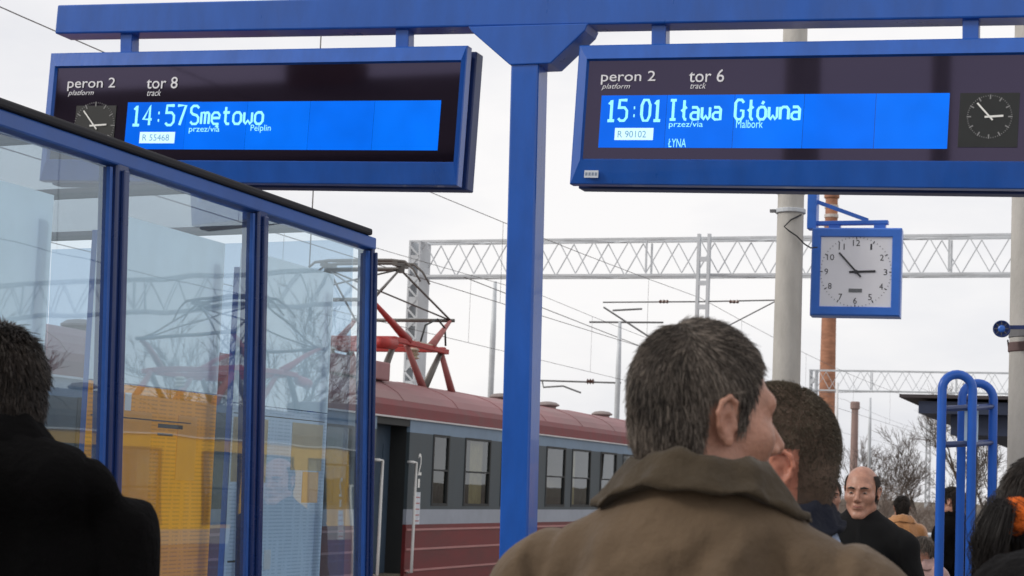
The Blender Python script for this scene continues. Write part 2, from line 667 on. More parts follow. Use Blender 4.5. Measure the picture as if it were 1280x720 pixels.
# beam
bl, br = on_y(70, 24, YG), on_y(1280, -1, YG)
bdir = (br - bl).normalized()
b_end = bl + bdir * 6.75
g = MB()
g.bar(rel(gan, bl + Vector((0, 0.09, 0))), rel(gan, b_end + Vector((0, 0.09, 0))), 0.18, 0.19)
g.build('beam', BLUE, gan, bevel=0.01)
# gusset bracket under the beam
prof = []
for px, py in ((585, 33), (735, 29), (731, 38), (688, 79), (637, 81), (590, 40)):
    p = on_y(px, py, YG - 0.012)
    prof.append((p.x, p.z))
g = MB()
g.prism(prof, lambda a, b: rel(gan, (a, YG - 0.012, b)), lambda a, b: rel(gan, (a, YG + 0.20, b)))
g.build('gusset', BLUE, gan, bevel=0.006)
for px, y0, y1 in ((157, 38, 70), (502, 33, 62), (823, 25, 57), (1213, 18, 48)):
    a, b = on_y(px, y0, YG + 0.03), on_y(px, y1, YG + 0.03)
    MB().bar(rel(gan, a + Vector((0, 0.05, 0))), rel(gan, b + Vector((0, 0.05, -0.05))), 0.085, 0.09, up=(0, 1, 0)).build('hanger', BLUE, gan, bevel=0.005)

# ------------------------------------------------------------------ departure boards
GLASS_BLACK = mat('board_black_glass', (0.006, 0.005, 0.010), 0.04, 0.0, spec=1.0)
GLASS_BLACK.node_tree.nodes['Principled BSDF'].inputs['Specular Tint'].default_value = (0.74, 0.62, 1.0, 1)
LCD = []
for k, c in enumerate(((0.0, 0.145, 0.90), (0.0, 0.165, 0.96), (0.0, 0.178, 1.0), (0.0, 0.165, 0.97), (0.0, 0.180, 1.0))):
    LCD.append(mat('lcd_blue_%d' % k, (0.002, 0.02, 0.12), 0.12, 0.0, emit=c, estr=0.92, spec=0.12))
for m_ in LCD:
    n_, l_ = m_.node_tree.nodes, m_.node_tree.links
    tc_ = n_.new('ShaderNodeTexCoord')
    nz_ = n_.new('ShaderNodeTexNoise')
    nz_.inputs['Scale'].default_value = 3.2
    nz_.inputs['Detail'].default_value = 2
    mr_ = n_.new('ShaderNodeMapRange')
    mr_.inputs['From Min'].default_value = .3
    mr_.inputs['From Max'].default_value = .7
    mr_.inputs['To Min'].default_value = .78
    mr_.inputs['To Max'].default_value = .98
    l_.new(tc_.outputs['Object'], nz_.inputs['Vector'])
    l_.new(nz_.outputs['Fac'], mr_.inputs['Value'])
    l_.new(mr_.outputs['Result'], n_['Principled BSDF'].inputs['Emission Strength'])
LCD_TXT = mat('lcd_lit_text', (0.1, 0.3, 0.4), 0.4, 0.0, emit=(0.32, 0.92, 1.0), estr=0.95)
LCD_BOX = mat('lcd_lit_box', (0.2, 0.3, 0.4), 0.4, 0.0, emit=(0.62, 0.90, 1.0), estr=0.95)
LCD_DIM = mat('lcd_dim_text', (0.1, 0.2, 0.3), 0.4, 0.0, emit=(0.10, 0.28, 0.42), estr=0.8)
PRINT = mat('white_lettering', (0.86, 0.86, 0.90), 0.45, 0.0, emit=None)
DIAL_BK = mat('dial_black', (0.014, 0.016, 0.016), 0.5, 0.15, 20)
DIAL_MK = mat('dial_marks', (0.26, 0.26, 0.26), 0.5, 0.0)
HAND_W = mat('clock_hand_white', (0.88, 0.88, 0.84), 0.45, 0.0)
FRAME_TOP = BLUE

GLY = {
 '0': [[(0,2),(0,6),(1,8),(3,8),(4,6),(4,2),(3,0),(1,0),(0,2)]], '1': [[(.7,6.4),(2,8),(2,0)],[(.4,0),(3.6,0)]],
 '4': [[(3,0),(3,8),(0,2.4),(4.1,2.4)]], '5': [[(3.9,8),(.3,8),(.1,4.7),(1.2,5.1),(2.8,5.1),(4,3.9),(4,1.3),(2.8,0),(1,0),(0,.9)]],
 '7': [[(0,8),(4,8),(1.4,0)]], ':': [[(1.7,1.9),(2.3,1.9)],[(1.7,5),(2.3,5)]], 'I': [[(.5,8),(3.5,8)],[(2,8),(2,0)],[(.5,0),(3.5,0)]],
 'ł': [[(2,8),(2,1),(2.7,0),(3.4,0)],[(.7,3.4),(3.3,5.2)]], 'a': [[(.4,5),(2.9,5),(3.8,4.1),(3.8,0),(1,0),(0,.8),(0,2.1),(1,2.9),(3.8,2.9)]],
 'w': [[(0,5),(0,1),(.8,0),(2,1.5),(3.2,0),(4,1),(4,5)]], 'G': [[(4,6.8),(3,8),(1,8),(0,6.8),(0,1.2),(1,0),(3,0),(4,1.2),(4,3.6),(2.4,3.6)]],
 'o': [[(1,5),(3,5),(4,3.8),(4,1.2),(3,0),(1,0),(0,1.2),(0,3.8),(1,5)]], 'n': [[(0,0),(0,5)],[(0,4),(1.2,5),(3,5),(4,4),(4,0)]],
 'S': [[(4,7),(3,8),(1,8),(0,7),(0,5.2),(1,4.3),(3,3.8),(4,2.8),(4,1),(3,0),(1,0),(0,1)]],
 'm': [[(0,0),(0,5),(1.4,5),(2,4.4),(2,0)],[(2,4.4),(2.6,5),(3.4,5),(4,4.4),(4,0)]],
 'e': [[(0,2.6),(4,2.6),(4,3.8),(3,5),(1,5),(0,3.8),(0,1.2),(1,0),(3.7,0)]], 't': [[(1.5,7.4),(1.5,1),(2.3,0),(3.6,0)],[(.2,5),(3.5,5)]], ' ': []}
GLY['ó'] = GLY['o'] + [[(2, 6.2), (2.8, 7.4)]]
GLY['ę'] = GLY['e'] + [[(3.3, 0), (2.7, -1.0), (3.6, -1.5)]]
def lcd_text(s, w, cap):
    """display lettering in strokes: w = whole width, cap = capital height"""
    g = MB()
    adv = w / (len(s) - 1 + 4.0 / 5.6)
    sx, sz = adv / 5.6, cap / 8
    for i, ch in enumerate(s):
        for st in GLY[ch]:
            g.tube([(i * adv + x * sx, 0, z * sz) for x, z in st], cap * 0.074, 6)
    g.v = [(x, y * .12, z) for x, y, z in g.v]
    return g

def board(label, tl, tr, bl_, glass_px, screen_px, dial_px, texts, boxes, length=None, sticker=None):
    Y0 = YG - 0.03
    O = on_y(*tl, Y0)
    ex = Vector((math.cos(TILT), 0, -math.sin(TILT)))
    ez = Vector((math.sin(TILT), 0, math.cos(TILT)))
    def uv(px, py, dy=0.0):
        p = on_y(px, py, Y0 + dy) - O
        return p.dot(ex), p.dot(ez)
    L = length or uv(*tr)[0]
    H = -uv(*bl_)[1]
    b = thing('departure_board', O, label, 'departure board', group='departure boards on the gantry')
    b.rotation_euler = (0, TILT, 0)
    gu0, gv1 = uv(glass_px[0], glass_px[1])
    gu1, gv0 = uv(glass_px[2], glass_px[3])
    if length:
        gu1 = L - gu0
    # front casing: mitred bevelled frame round the glass
    g = MB()
    r = 0.022
    rings = [((0.0, -H, L, 0.0), 0.10), ((0.0, -H, L, 0.0), 0.034), ((0.006, -H + 0.006, L - 0.006, -0.006), 0.028),
             ((gu0 - 0.010, gv0 - 0.010, gu1 + 0.010, gv1 + 0.010), 0.0), ((gu0, gv0, gu1, gv1), 0.024), ((gu0, gv0, gu1, gv1), 0.10)]
    for (a0, c0, a1, c1), y in rings:
        g.v += [(a0, y, c0), (a1, y, c0), (a1, y, c1), (a0, y, c1)]
    for k in range(len(rings) - 1):
        for j in range(4):
            j2 = (j + 1) % 4
            g.f.append((k * 4 + j, k * 4 + j2, k * 4 + 4 + j2, k * 4 + 4 + j))
    k = len(rings) - 1
    for j in range(4):
        j2 = (j + 1) % 4
        g.f.append((k * 4 + j, k * 4 + j2, j2, j))
    g.build('frame', BLUE, b)
    MB().lohi((0.03, 0.0985, -H + 0.03), (L - 0.03, 0.15, -0.03)).build('middle_casing', BLUE_SH, b)
    MB().lohi((0.012, 0.15, -H - 0.006), (L + 0.012, 0.26, -0.006)).build('rear_casing', BLUE_DK, b, bevel=0.008)
    MB().lohi((gu0 - 0.001, 0.022, gv0 - 0.001), (gu1 + 0.001, 0.09, gv1 + 0.001)).build('glass_panel', GLASS_BLACK, b)
    # lcd modules
    su0, sv1 = uv(screen_px[0], screen_px[1], 0.02)
    su1, sv0 = uv(screen_px[2], screen_px[3], 0.02)
    mw = (su1 - su0) / 5
    for k in range(5):
        MB().lohi((su0 + k * mw + 0.0012, 0.0185, sv0), (su0 + (k + 1) * mw - 0.0012, 0.021, sv1)).build('screen_module', LCD[k], b)
    for s, (x0, y0, x1, y1), m, sh, bold in texts:
        a0, c0 = uv(x0, y1, 0.018)
        a1, c1 = uv(x1, y0, 0.018)
        if sh == 'lcd':
            o = lcd_text(s, a1 - a0, c1 - c0).build('lettering', m, b)
            o.location = (a0, 0.0155, c0)
            continue
        me = text_mesh(s, a1 - a0, c1 - c0, sh, bold)
        o = link('lettering', me, m, b)
        o.location = (a0, 0.0155, c0)
    for (x0, y0, x1, y1), s, (t0, t1, t2, t3) in boxes:
        a0, c0 = uv(x0, y1, 0.018)
        a1, c1 = uv(x1, y0, 0.018)
        bo = MB().lohi((a0, 0.0163, c0), (a1, 0.0178, c1)).build('number_field', LCD_BOX, b)
        a0, c0 = uv(t0, t3, 0.018)
        a1, c1 = uv(t2, t1, 0.018)
        o = link('lettering', text_mesh(s, a1 - a0, c1 - c0), LCD_DIM, b)
        o.location = (a0, 0.0150, c0)
    # analogue dial
    x0, y0, x1, y1, cx, cy, rad = dial_px
    a0, c0 = uv(x0, y1, 0.02)
    a1, c1 = uv(x1, y0, 0.02)
    cu, cv = uv(cx, cy, 0.02)
    R = abs(uv(cx + rad, cy, 0.02)[0] - cu)
    d = MB().lohi((a0, 0.017, c0), (a1, 0.021, c1)).build('clock_dial', DIAL_BK, b)
    g = MB()
    for k in range(12):
        t = math.radians(30 * k)
        c = Vector((cu + math.sin(t) * R * 0.93, 0.0158, cv + math.cos(t) * R * 0.93))
        g.box(c, (0.007, 0.002, R * 0.20), Matrix.Rotation(t, 3, 'Y'))
    for k in range(60):
        if k % 5:
            t = math.radians(6 * k)
            c = Vector((cu + math.sin(t) * R * 0.99, 0.0158, cv + math.cos(t) * R * 0.99))
            g.box(c, (0.003, 0.002, R * 0.06), Matrix.Rotation(t, 3, 'Y'))
    g.build('hour_marks', DIAL_MK, d)
    for nm, ang, ln, wd, yy in (('minute_hand', 318, 0.86, 0.009, 0.0125), ('hour_hand', 86.5, 0.62, 0.011, 0.0142)):
        t = math.radians(ang)
        dv = Vector((math.sin(t), 0, math.cos(t)))
        c = Vector((cu, yy, cv))
        MB().bar(c - dv * R * 0.22, c + dv * R * ln, wd, 0.002, up=(0, 1, 0)).build(nm, HAND_W, d)
    if sticker:
        x0, y0, x1, y1 = sticker
        a0, c0 = uv(x0, y1)
        a1, c1 = uv(x1, y0)
        o = MB().lohi((a0, -0.0005, c0), (a1, 0.006, c1)).build('maker_plate', mat('plate_white', (0.62, 0.66, 0.72), 0.5, 0.0), b)
        for q in range(4):
            w = (a1 - a0) / 4.6
            MB().lohi((a0 + 0.006 + q * w * 1.05, -0.0012, c0 + 0.012), (a0 + 0.006 + q * w * 1.05 + w * 0.75, -0.0004, c1 - 0.012)).build('printed_block', mat('plate_ink', (0.22, 0.27, 0.36), 0.6, 0.0), o)
    return b

board('blue departure board reading 14:57 Smętowo, its left corner hidden by the shelter roof',
      (60, 65), (582, 57), (582, 231), (70, 84.5, 565, 201.5), (160, 128, 547, 188),
      (91, 132, 146, 188, 118, 157, 25),
      [('peron 2', (84, 97, 145, 114), PRINT, 0, 0.004), ('platform', (85, 112.5, 118, 121), PRINT, 0.3, 0),
       ('tor 8', (183, 96, 223, 111), PRINT, 0, 0.004), ('track', (184, 112, 202, 120), PRINT, 0.3, 0),
       ('14:57', (165, 132, 233, 156.5), LCD_TXT, 'lcd', 0.0), ('Smętowo', (238, 132, 330, 155), LCD_TXT, 'lcd', 0),
       ('przez/via', (236, 157.5, 275, 167), LCD_TXT, 0, 0), ('Pelplin', (313, 156, 339, 166), LCD_TXT, 0, 0)],
      [((174, 165, 219, 179), 'R 55468', (178, 168, 212, 176))])
board('blue departure board reading 15:01 Iława Główna, above the platform clock',
      (722, 55), (1280, 41), (720, 229), (735.5, 75.5, 1279, 200.5), (752, 119.5, 1184, 186),
      (1197, 116, 1275, 184, 1237, 146, 28),
      [('peron 2', (751, 88.5, 820, 106), PRINT, 0, 0.004), ('platform', (752, 104.5, 788, 113), PRINT, 0.3, 0),
       ('tor 6', (861, 86.5, 906, 103), PRINT, 0, 0.004), ('track', (863, 103.5, 883, 111), PRINT, 0.3, 0),
       ('15:01', (758.5, 125, 828, 151), LCD_TXT, 'lcd', 0.0), ('Iława Główna', (836, 124.5, 1001, 149.5), LCD_TXT, 'lcd', 0),
       ('przez/via', (836, 151.5, 879, 161), LCD_TXT, 0, 0), ('Malbork', (920, 150, 954, 160), LCD_TXT, 0, 0),
       ('ŁYNA', (835, 173.5, 858, 184), LCD_TXT, 0, 0)],
      [((768, 160, 817, 175), 'R 90102', (772, 163.5, 808, 172))], length=2.93, sticker=(730, 213, 748, 222))

# ------------------------------------------------------------------ clock pole with platform clock
def pole(name, label, px, py, d, r0, r1, ztop, cat='pole', m=CONC, lean=0.0):
    p = at(px, py, d)
    t = thing(name, (p.x, p.y, 0), label, cat)
    g = MB()
    zs = [0, ztop * 0.33, ztop * 0.66, ztop]
    g.tube([(lean * z, 0, z) for z in zs], [r0 + (r1 - r0) * k / 3 for k in range(4)], 20)
    g.build('shaft', m, t, smooth=True)
    return t
cp = pole('concrete_pole', 'pale round concrete pole with the square platform clock bracketed to it', 986, 350, 14, 0.122, 0.088, 7.4)
MB().lathe([(0.17, 0), (0.17, 0.25), (0.13, 0.33)], (0, 0, 0), 16).build('base_collar', CONC, cp, smooth=False)
ck_c = at(1069.5, 339.5, 14)
ck = thing('platform_clock', (ck_c.x, ck_c.y, ck_c.z), 'square blue framed platform clock with white face hanging beside the concrete pole', 'clock')
ck.rotation_euler = (0, 0.004, math.radians(5))
S = 0.353
g = MB()
rings = [((-S, S), 0.22), ((-S, S), 0.012), ((-S + 0.012, S - 0.012), 0.0), ((-S + 0.068, S - 0.068), 0.0), ((-S + 0.074, S - 0.074), 0.014), ((-S + 0.074, S - 0.074), 0.22)]
for (a, b_), y in rings:
    g.v += [(a, y, a), (b_, y, a), (b_, y, b_), (a, y, b_)]
for k in range(len(rings)):
    k2 = (k + 1) % len(rings)
    for j in range(4):
        j2 = (j + 1) % 4
        g.f.append((k * 4 + j, k * 4 + j2, k2 * 4 + j2, k2 * 4 + j))
CLK_BLUE = mat('clock_blue', (0.040, 0.165, 0.62), 0.35, 0.08, 5)
g.build('frame', CLK_BLUE, ck)
FACE = mat('clock_face_white', (0.80, 0.80, 0.84), 0.35, 0.04, 3)
fc = MB().lohi((-S + 0.07, 0.016, -S + 0.07), (S - 0.07, 0.2, S - 0.07)).build('clock_face', FACE, ck)
INK = mat('clock_ink', (0.035, 0.035, 0.04), 0.5, 0.0)
R = 0.232
for k in range(1, 13):
    t = math.radians(30 * k)
    s = str(k)
    h = 0.048
    w = 0.028 if k < 10 else 0.056
    if k == 1: w = 0.014
    if k == 11: w = 0.046
    o = link('numeral', text_mesh(s, w, h), INK, fc)
    o.location = (math.sin(t) * R - w / 2, 0.0145, math.cos(t) * R - h / 2)
g = MB()
for k in range(60):
    t = math.radians(6 * k)
    rr, ln, wd = (0.272, 0.022, 0.007) if k % 5 == 0 else (0.277, 0.009, 0.0035)
    g.box((math.sin(t) * rr, 0.0145, math.cos(t) * rr), (wd, 0.002, ln), Matrix.Rotation(t, 3, 'Y'))
g.build('minute_track', INK, fc)
MB().lohi((-0.052, 0.0135, -0.165), (0.052, 0.0152, -0.135)).build('name_plate', mat('clock_plate', (0.16, 0.17, 0.18), 0.5, 0.2, 60), fc)
for nm, ang, ln, tail, wd, yy in (('minute_hand', 318, 0.205, 0.055, 0.013, 0.008), ('hour_hand', 87.5, 0.150, 0.055, 0.017, 0.0115)):
    t = math.radians(ang)
    dv = Vector((math.sin(t), 0, math.cos(t)))
    c = Vector((0.004, yy, 0.0))
    MB().bar(c - dv * tail, c + dv * ln, wd, 0.003, up=(0, 1, 0)).build(nm, INK, fc)
MB().lathe([(0.016, 0.004), (0.016, 0.013)], (0.004, 0, 0), 12, 'Y').build('hub', INK, fc)
# bracket from the pole to the clock
px_ = cp.location
zt = at(1060, 275, 14).z
bx0, bx1 = px_.x + 0.11, ck_c.x + 0.235
yb = ck_c.y + 0.10
brk = MB()
brk.lohi((bx0 - 0.01, yb - 0.035, zt - 0.016), (bx1, yb + 0.035, zt + 0.016))
def crel(o, mb):
    mb.v = [tuple(Vector(v) - o.location) for v in mb.v]
    return mb
crel(cp, brk).build('bracket_arm', CLK_BLUE, cp, bevel=0.004)
g = MB()
g.bar((bx0 - 0.01, yb, zt + 0.20), (bx0 + 0.46, yb, zt + 0.02), 0.03, 0.03)
crel(cp, g).build('bracket_brace', CLK_BLUE, cp)
g = MB()
g.lohi((bx0 - 0.02, yb - 0.06, zt - 0.05), (bx0 + 0.055, yb + 0.06, zt + 0.30))
crel(cp, g).build('bracket_plate', CLK_BLUE, cp, bevel=0.005)
for dz in (0.20, 0.0 + 0.04, 0.30):
    MB().lathe([(0.118, 0), (0.121, 0.004), (0.121, 0.030), (0.118, 0.034)], (0, 0, zt + dz), 20).build('clamp_band', GALV, cp, smooth=False)
    MB().lohi((-0.155, -0.06, zt + dz + 0.004), (-0.112, -0.03, zt + dz + 0.028)).build('clamp_bolt', GALV_DK, cp)
for xx in (ck_c.x - 0.19, ck_c.x + 0.17):
    g = MB()
    g.lohi((xx - 0.045, yb - 0.03, zt - 0.05), (xx + 0.045, yb + 0.03, zt - 0.014))
    g.lohi((xx - 0.028, yb - 0.022, ck_c.z + S - 0.004), (xx + 0.028, yb + 0.022, zt - 0.048))
    crel(cp, g).build('clock_hanger', CLK_BLUE, cp)
g = MB()
cpts = [(0.10, -0.06, zt + 0.02), (0.03, -0.125, zt - 0.03), (-0.02, -0.135, zt - 0.085), (0.02, -0.14, zt - 0.12), (0.08, -0.12, zt - 0.16), (0.13, -0.06, zt - 0.215), (0.165, 0.02, zt - 0.235), (0.20, 0.10, zt - 0.22)]
g.tube(cpts, 0.006, 6)
g.build('cable', BLACK, cp, smooth=True)

# right-hand pole with the small blue round lamp
rp = pole('concrete_pole', 'concrete pole cut by the right edge of the picture, blue arm on it', 1290, 400, 11.2, 0.145, 0.125, 7.6)
p_d = at(1252, 411, 11.0)
lp = thing('round_loudspeaker', p_d, 'small dark blue round loudspeaker on a short arm beside the right pole', 'loudspeaker')
BL2 = mat('lamp_blue', (0.012, 0.035, 0.16), 0.4, 0.12, 10)
MB().lathe([(0.030, 0.085), (0.048, 0.07), (0.052, 0.02), (0.054, 0.0), (0.050, -0.006), (0.044, -0.004), (0.040, 0.004)], (0, 0, 0), 24, 'Y').build('housing', BL2, lp, smooth=False)
MB().lathe([(0.012, -0.014), (0.022, -0.008), (0.024, 0.004)], (0, 0, 0), 16, 'Y').build('cone', CLK_BLUE, lp)
for k in range(8):
    t = math.pi / 4 * k
    MB().bar((math.cos(t) * 0.02, -0.006, math.sin(t) * 0.02), (math.cos(t) * 0.045, -0.005, math.sin(t) * 0.045), 0.004, 0.004).build('grille_bar', GALV_DK, lp)
MB().bar((0.04, 0.03, 0.012), (0.16, 0.05, 0.016), 0.022, 0.024).build('arm', BL2, lp)
g = MB()
g.lathe([(0.139, 0), (0.143, 0.004), (0.143, 0.05), (0.139, 0.054)], (0, 0, p_d.z - 0.035), 24)
g.build('clamp_band', GALV_DK, rp)
MB().tube([(p_d.x - rp.location.x + 0.02, -0.05, p_d.z - 0.05), (-0.14, -0.03, p_d.z - 0.09), (-0.125, 0.0, p_d.z - 0.10)], 0.005, 6).build('cable', BLACK, rp)
MB().lathe([(0.142, 0), (0.146, 0.006), (0.146, 0.055), (0.142, 0.06)], (0, 0, p_d.z - 0.125), 24).build('brown_band', mat('band_brown', (0.13, 0.08, 0.075), 0.7, 0.2, 6), rp)

# ------------------------------------------------------------------ waiting shelter
XS = -2.96
def shy(px, py):
    return on_x(px, py, XS).y
ZT = 2.525
sh = thing('waiting_shelter', (XS, 5.0, 0), 'blue framed glass waiting shelter with black roof edge on the left', 'shelter')
def srel(mb):
    return crel(sh, mb)
PANE = glass_mat('shelter_glass', (0.92, 0.97, 1.0), 0.10, (0.80, 0.93, 1.0), boost=1.6, dust=.03)
ys = [2.62, 3.545, 4.47, 5.345, 6.235]
LEAN_Y = 0.030
def yl(y, z):      # the whole shelter has settled a little along the platform
    return y + (ZT - z) * LEAN_Y
for k, y in enumerate(ys):
    w = 0.064 if k < 4 else 0.022
    g = MB()
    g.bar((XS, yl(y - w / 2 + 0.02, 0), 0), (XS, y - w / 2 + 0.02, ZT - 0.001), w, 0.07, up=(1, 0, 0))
    srel(g).build('post', POST_SHADE, sh, bevel=0.008)
    g = MB()
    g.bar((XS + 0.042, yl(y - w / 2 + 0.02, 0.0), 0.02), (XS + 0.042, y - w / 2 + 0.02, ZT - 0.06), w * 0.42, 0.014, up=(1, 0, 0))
    srel(g).build('cover_strip', POST_SHADE, sh, bevel=0.004)
srel(MB().lohi((XS - 0.036, 2.5, ZT - 0.048), (XS + 0.036, ys[-1] + 0.025, ZT))).build('top_rail', BLUE_SH, sh, bevel=0.006)
srel(MB().lohi((XS - 0.03, 2.5, 0.10), (XS + 0.03, ys[-1] + 0.02, 0.17))).build('bottom_rail', BLUE_SH, sh, bevel=0.006)
srel(MB().lohi((XS - 0.03, 2.3, ZT + 0.001), (XS + 0.045, ys[-1] - 0.03, ZT + 0.028))).build('roof_edge', RUBBER, sh, bevel=0.008)
srel(MB().lohi((XS - 1.55, 2.3, ZT + 0.001), (XS - 1.47, ys[-1] - 0.03, ZT + 0.028))).build('roof_edge', RUBBER, sh, bevel=0.008)
ROOFG = glass_mat('roof_glazing', (0.86, 0.90, 0.92), 0.06, (1, 1, 1), rough=0.2, boost=1.0)
for k in range(4):
    srel(MB().lohi((XS - 1.466, ys[k] - 0.15, ZT + 0.012), (XS - 0.034, ys[k + 1] - 0.19, ZT + 0.024))).build('roof_pane', ROOFG, sh)
    srel(MB().lohi((XS - 1.466, ys[k + 1] - 0.188, ZT + 0.004), (XS - 0.034, ys[k + 1] - 0.152, ZT + 0.036))).build('roof_bar', RUBBER, sh)
for k in range(4):
    y0, y1 = ys[k] + 0.025, ys[k + 1] - 0.06
    if k == 3: y1 = ys[4] - 0.015
    g = MB()
    g.prism([(yl(y0, .17), .17), (yl(y1, .17), .17), (y1, ZT - .055), (y0, ZT - .055)],
            lambda a, b: Vector((XS + 0.004, a, b)), lambda a, b: Vector((XS + 0.012, a, b)))
    srel(g).build('glass_pane', PANE, sh)
    for yy in (y0, y1):       # glazing beads
        g = MB()
        g.bar((XS + 0.018, yl(yy, .17), .17), (XS + 0.018, yy, ZT - .056), 0.014, 0.012, up=(1, 0, 0))
        srel(g).build('glazing_bead', BLUE_SH, sh)
BACKP = glass_mat('shelter_back_glass', (0.72, 0.80, 0.88), 0.03, (0.85, 0.94, 1.0), boost=1.0)
for k in range(4):
    srel(MB().lohi((XS - 1.48, ys[k] + 0.02, 0.12), (XS - 1.45, ys[k + 1] - 0.02, ZT - 0.01))).build('back_panel', BACKP, sh)
srel(MB().lohi((XS - 1.44, ys[4] - 0.03, 0.12), (XS - 0.05, ys[4] - 0.005, ZT - 0.01))).build('end_panel', BACKP, sh)
srel(MB().lohi((XS - 1.44, ys[0] - 0.02, 0.12), (XS - 0.05, ys[0] + 0.005, ZT - 0.01))).build('end_panel', BACKP, sh)
srel(MB().lohi((XS - 1.40, 2.8, 0.42), (XS - 0.98, 6.0, 0.46))).build('bench_seat', mat('bench_wood', (0.20, 0.12, 0.07), 0.6, 0.2, 6), sh)
for y in (3.0, 4.4, 5.8):
    srel(MB().lohi((XS - 1.36, y, 0.0), (XS - 1.02, y + 0.05, 0.42))).build('bench_leg', BLUE_SH, sh)

sh.rotation_euler = (0, -0.020, 0)       # and leans slightly away from the platform
sh.location.x += 0.050
# timetable boards standing behind the panes
YPAPER = paper_mat('yellow_timetable_paper', (1.0, 0.37, 0.002), (0.34, 0.12, 0.01), .7)
WPAPER = paper_mat('white_timetable_paper', (0.62, 0.72, 0.84), (0.20, 0.24, 0.34), 0.5)
CREAM = mat('cream_paper_reflection', (0.86, 0.72, 0.52), 0.6, 0.06, 4)  # left sheet, and blocks painted as the mirrored train on the right one
ORANGE = mat('orange_reflection', (0.92, 0.36, 0.01), 0.55, 0.05, 8)  # colour stands in for the train's orange reflection in the pane
XB = XS - 0.06
FILM = make_translucent(mat('frosted_film', (0.72, 0.83, 0.90), 0.5, 0.08, 3), .55)
for m_ in (YPAPER, WPAPER, CREAM):
    make_translucent(m_, .55)
def info_board(label, y0, y1, sheet, ztop, extras=()):
    t = thing('timetable_board', (XB, (y0 + y1) / 2, 0), label, 'timetable board', group='timetable boards in the shelter')
    w = (y1 - y0) / 2
    def quad(y0_, z0_, y1_, z1_):
        q = MB()
        q.v = [(-0.004, y0_, z0_), (-0.004, y1_, z0_), (-0.004, y1_, z1_), (-0.004, y0_, z1_)]
        q.f = [(0, 1, 2, 3)]
        return q
    quad(-w, ztop + .004, w, 2.36).build('frosted_film', FILM, t)
    quad(-w, .16, w, .548).build('frosted_film', FILM, t)
    s = quad(-w, .552, w, ztop).build('printed_sheet', sheet, t)
    for (a0, c0, a1, c1, m) in extras:  # printed marks, plus train reflections painted onto the sheet as blocks
        MB().lohi((-0.003, -w + a0, c0), (-0.0015, -w + a1, c1)).build('print_reflection_block', m, s)
    for y in (-w + 0.06, w - 0.06):
        MB().lohi((-0.05, y - 0.02, 0.0), (-0.031, y + 0.02, 2.3)).build('leg', BLUE_SH, t)
    return t
info_board('pale board with cream sheet behind the leftmost shelter pane', ys[1] + 0.02, 4.26, CREAM, 1.80)
DKINK = mat('print_ink', (0.05, 0.04, 0.03), 0.6, 0.0)
PINK = mat('pale_orange_reflection', (0.86, 0.48, 0.22), 0.55, 0.06, 8)  # paler train reflection, put into the sheet as colour
info_board('yellow departures timetable board behind the middle shelter pane', ys[2] + 0.02, 5.255, YPAPER, 1.84,  # sheet widened to take in the orange reflection
           [(0.19, 1.47, 0.36, 1.76, ORANGE), (0.52, 1.55, 0.64, 1.76, ORANGE), (0.02, 1.735, 0.6, 1.739, DKINK), (0.20, 1.76, 0.235, 1.815, WHITE),
            (0.40, 1.715, 0.55, 1.728, DKINK), (0.40, 1.69, 0.49, 1.698, DKINK), (0.02, 1.60, 0.17, 1.61, ORANGE), (0.25, 1.02, 0.5, 1.10, ORANGE)])
info_board('bluish white arrivals timetable board behind the shelter pane nearest the train', ys[3] + 0.02, 6.10, WPAPER, 1.82,
           [(0.01, 1.55, 0.26, 1.775, CREAM), (0.45, 1.60, 0.70, 1.775, CREAM), (0.55, 1.48, 0.68, 1.595, PINK), (0.01, 1.786, 0.71, 1.789, DKINK),
            (0.02, 1.272, 0.17, 1.279, DKINK), (0.28, 1.24, 0.33, 1.31, WHITE)])

# ------------------------------------------------------------------ trains
TR_GLASS = glass_mat('train_window_glass', (0.75, 0.78, 0.76), 0.03, (0.9, 0.95, 1.0), boost=1.0)
CURT = mat('window_curtain', (0.50, 0.39, 0.20), 0.85, 0.15, 6)
SEATS = mat('train_interior', (0.10, 0.085, 0.06), 0.8, 0.3, 2)
INT_WALL = mat('train_interior_wall', (0.36, 0.30, 0.18), 0.7, 0.2, 1.5)  # tan partitions, paler than floor and seats
RUBB = mat('window_rubber', (0.02, 0.022, 0.022), 0.6, 0.1, 5)
ALU = mat('handrail_white', (0.80, 0.80, 0.78), 0.4, 0.06, 8)
DOORCOL = mat('door_slate', (0.055, 0.085, 0.125), 0.45, 0.15, 3)
PAN_RED = mat('pantograph_red', (0.40, 0.035, 0.030), 0.5, 0.18, 6)
PAN_RED2 = mat('pantograph_pink_red', (0.42, 0.15, 0.14), 0.6, 0.2, 6)
PAN_GR = mat('pantograph_tube', (0.13, 0.12, 0.11), 0.45, 0.15, 6, metal=0.3)
INSUL = mat('insulator_ceramic', (0.55, 0.50, 0.38), 0.3, 0.1, 8)

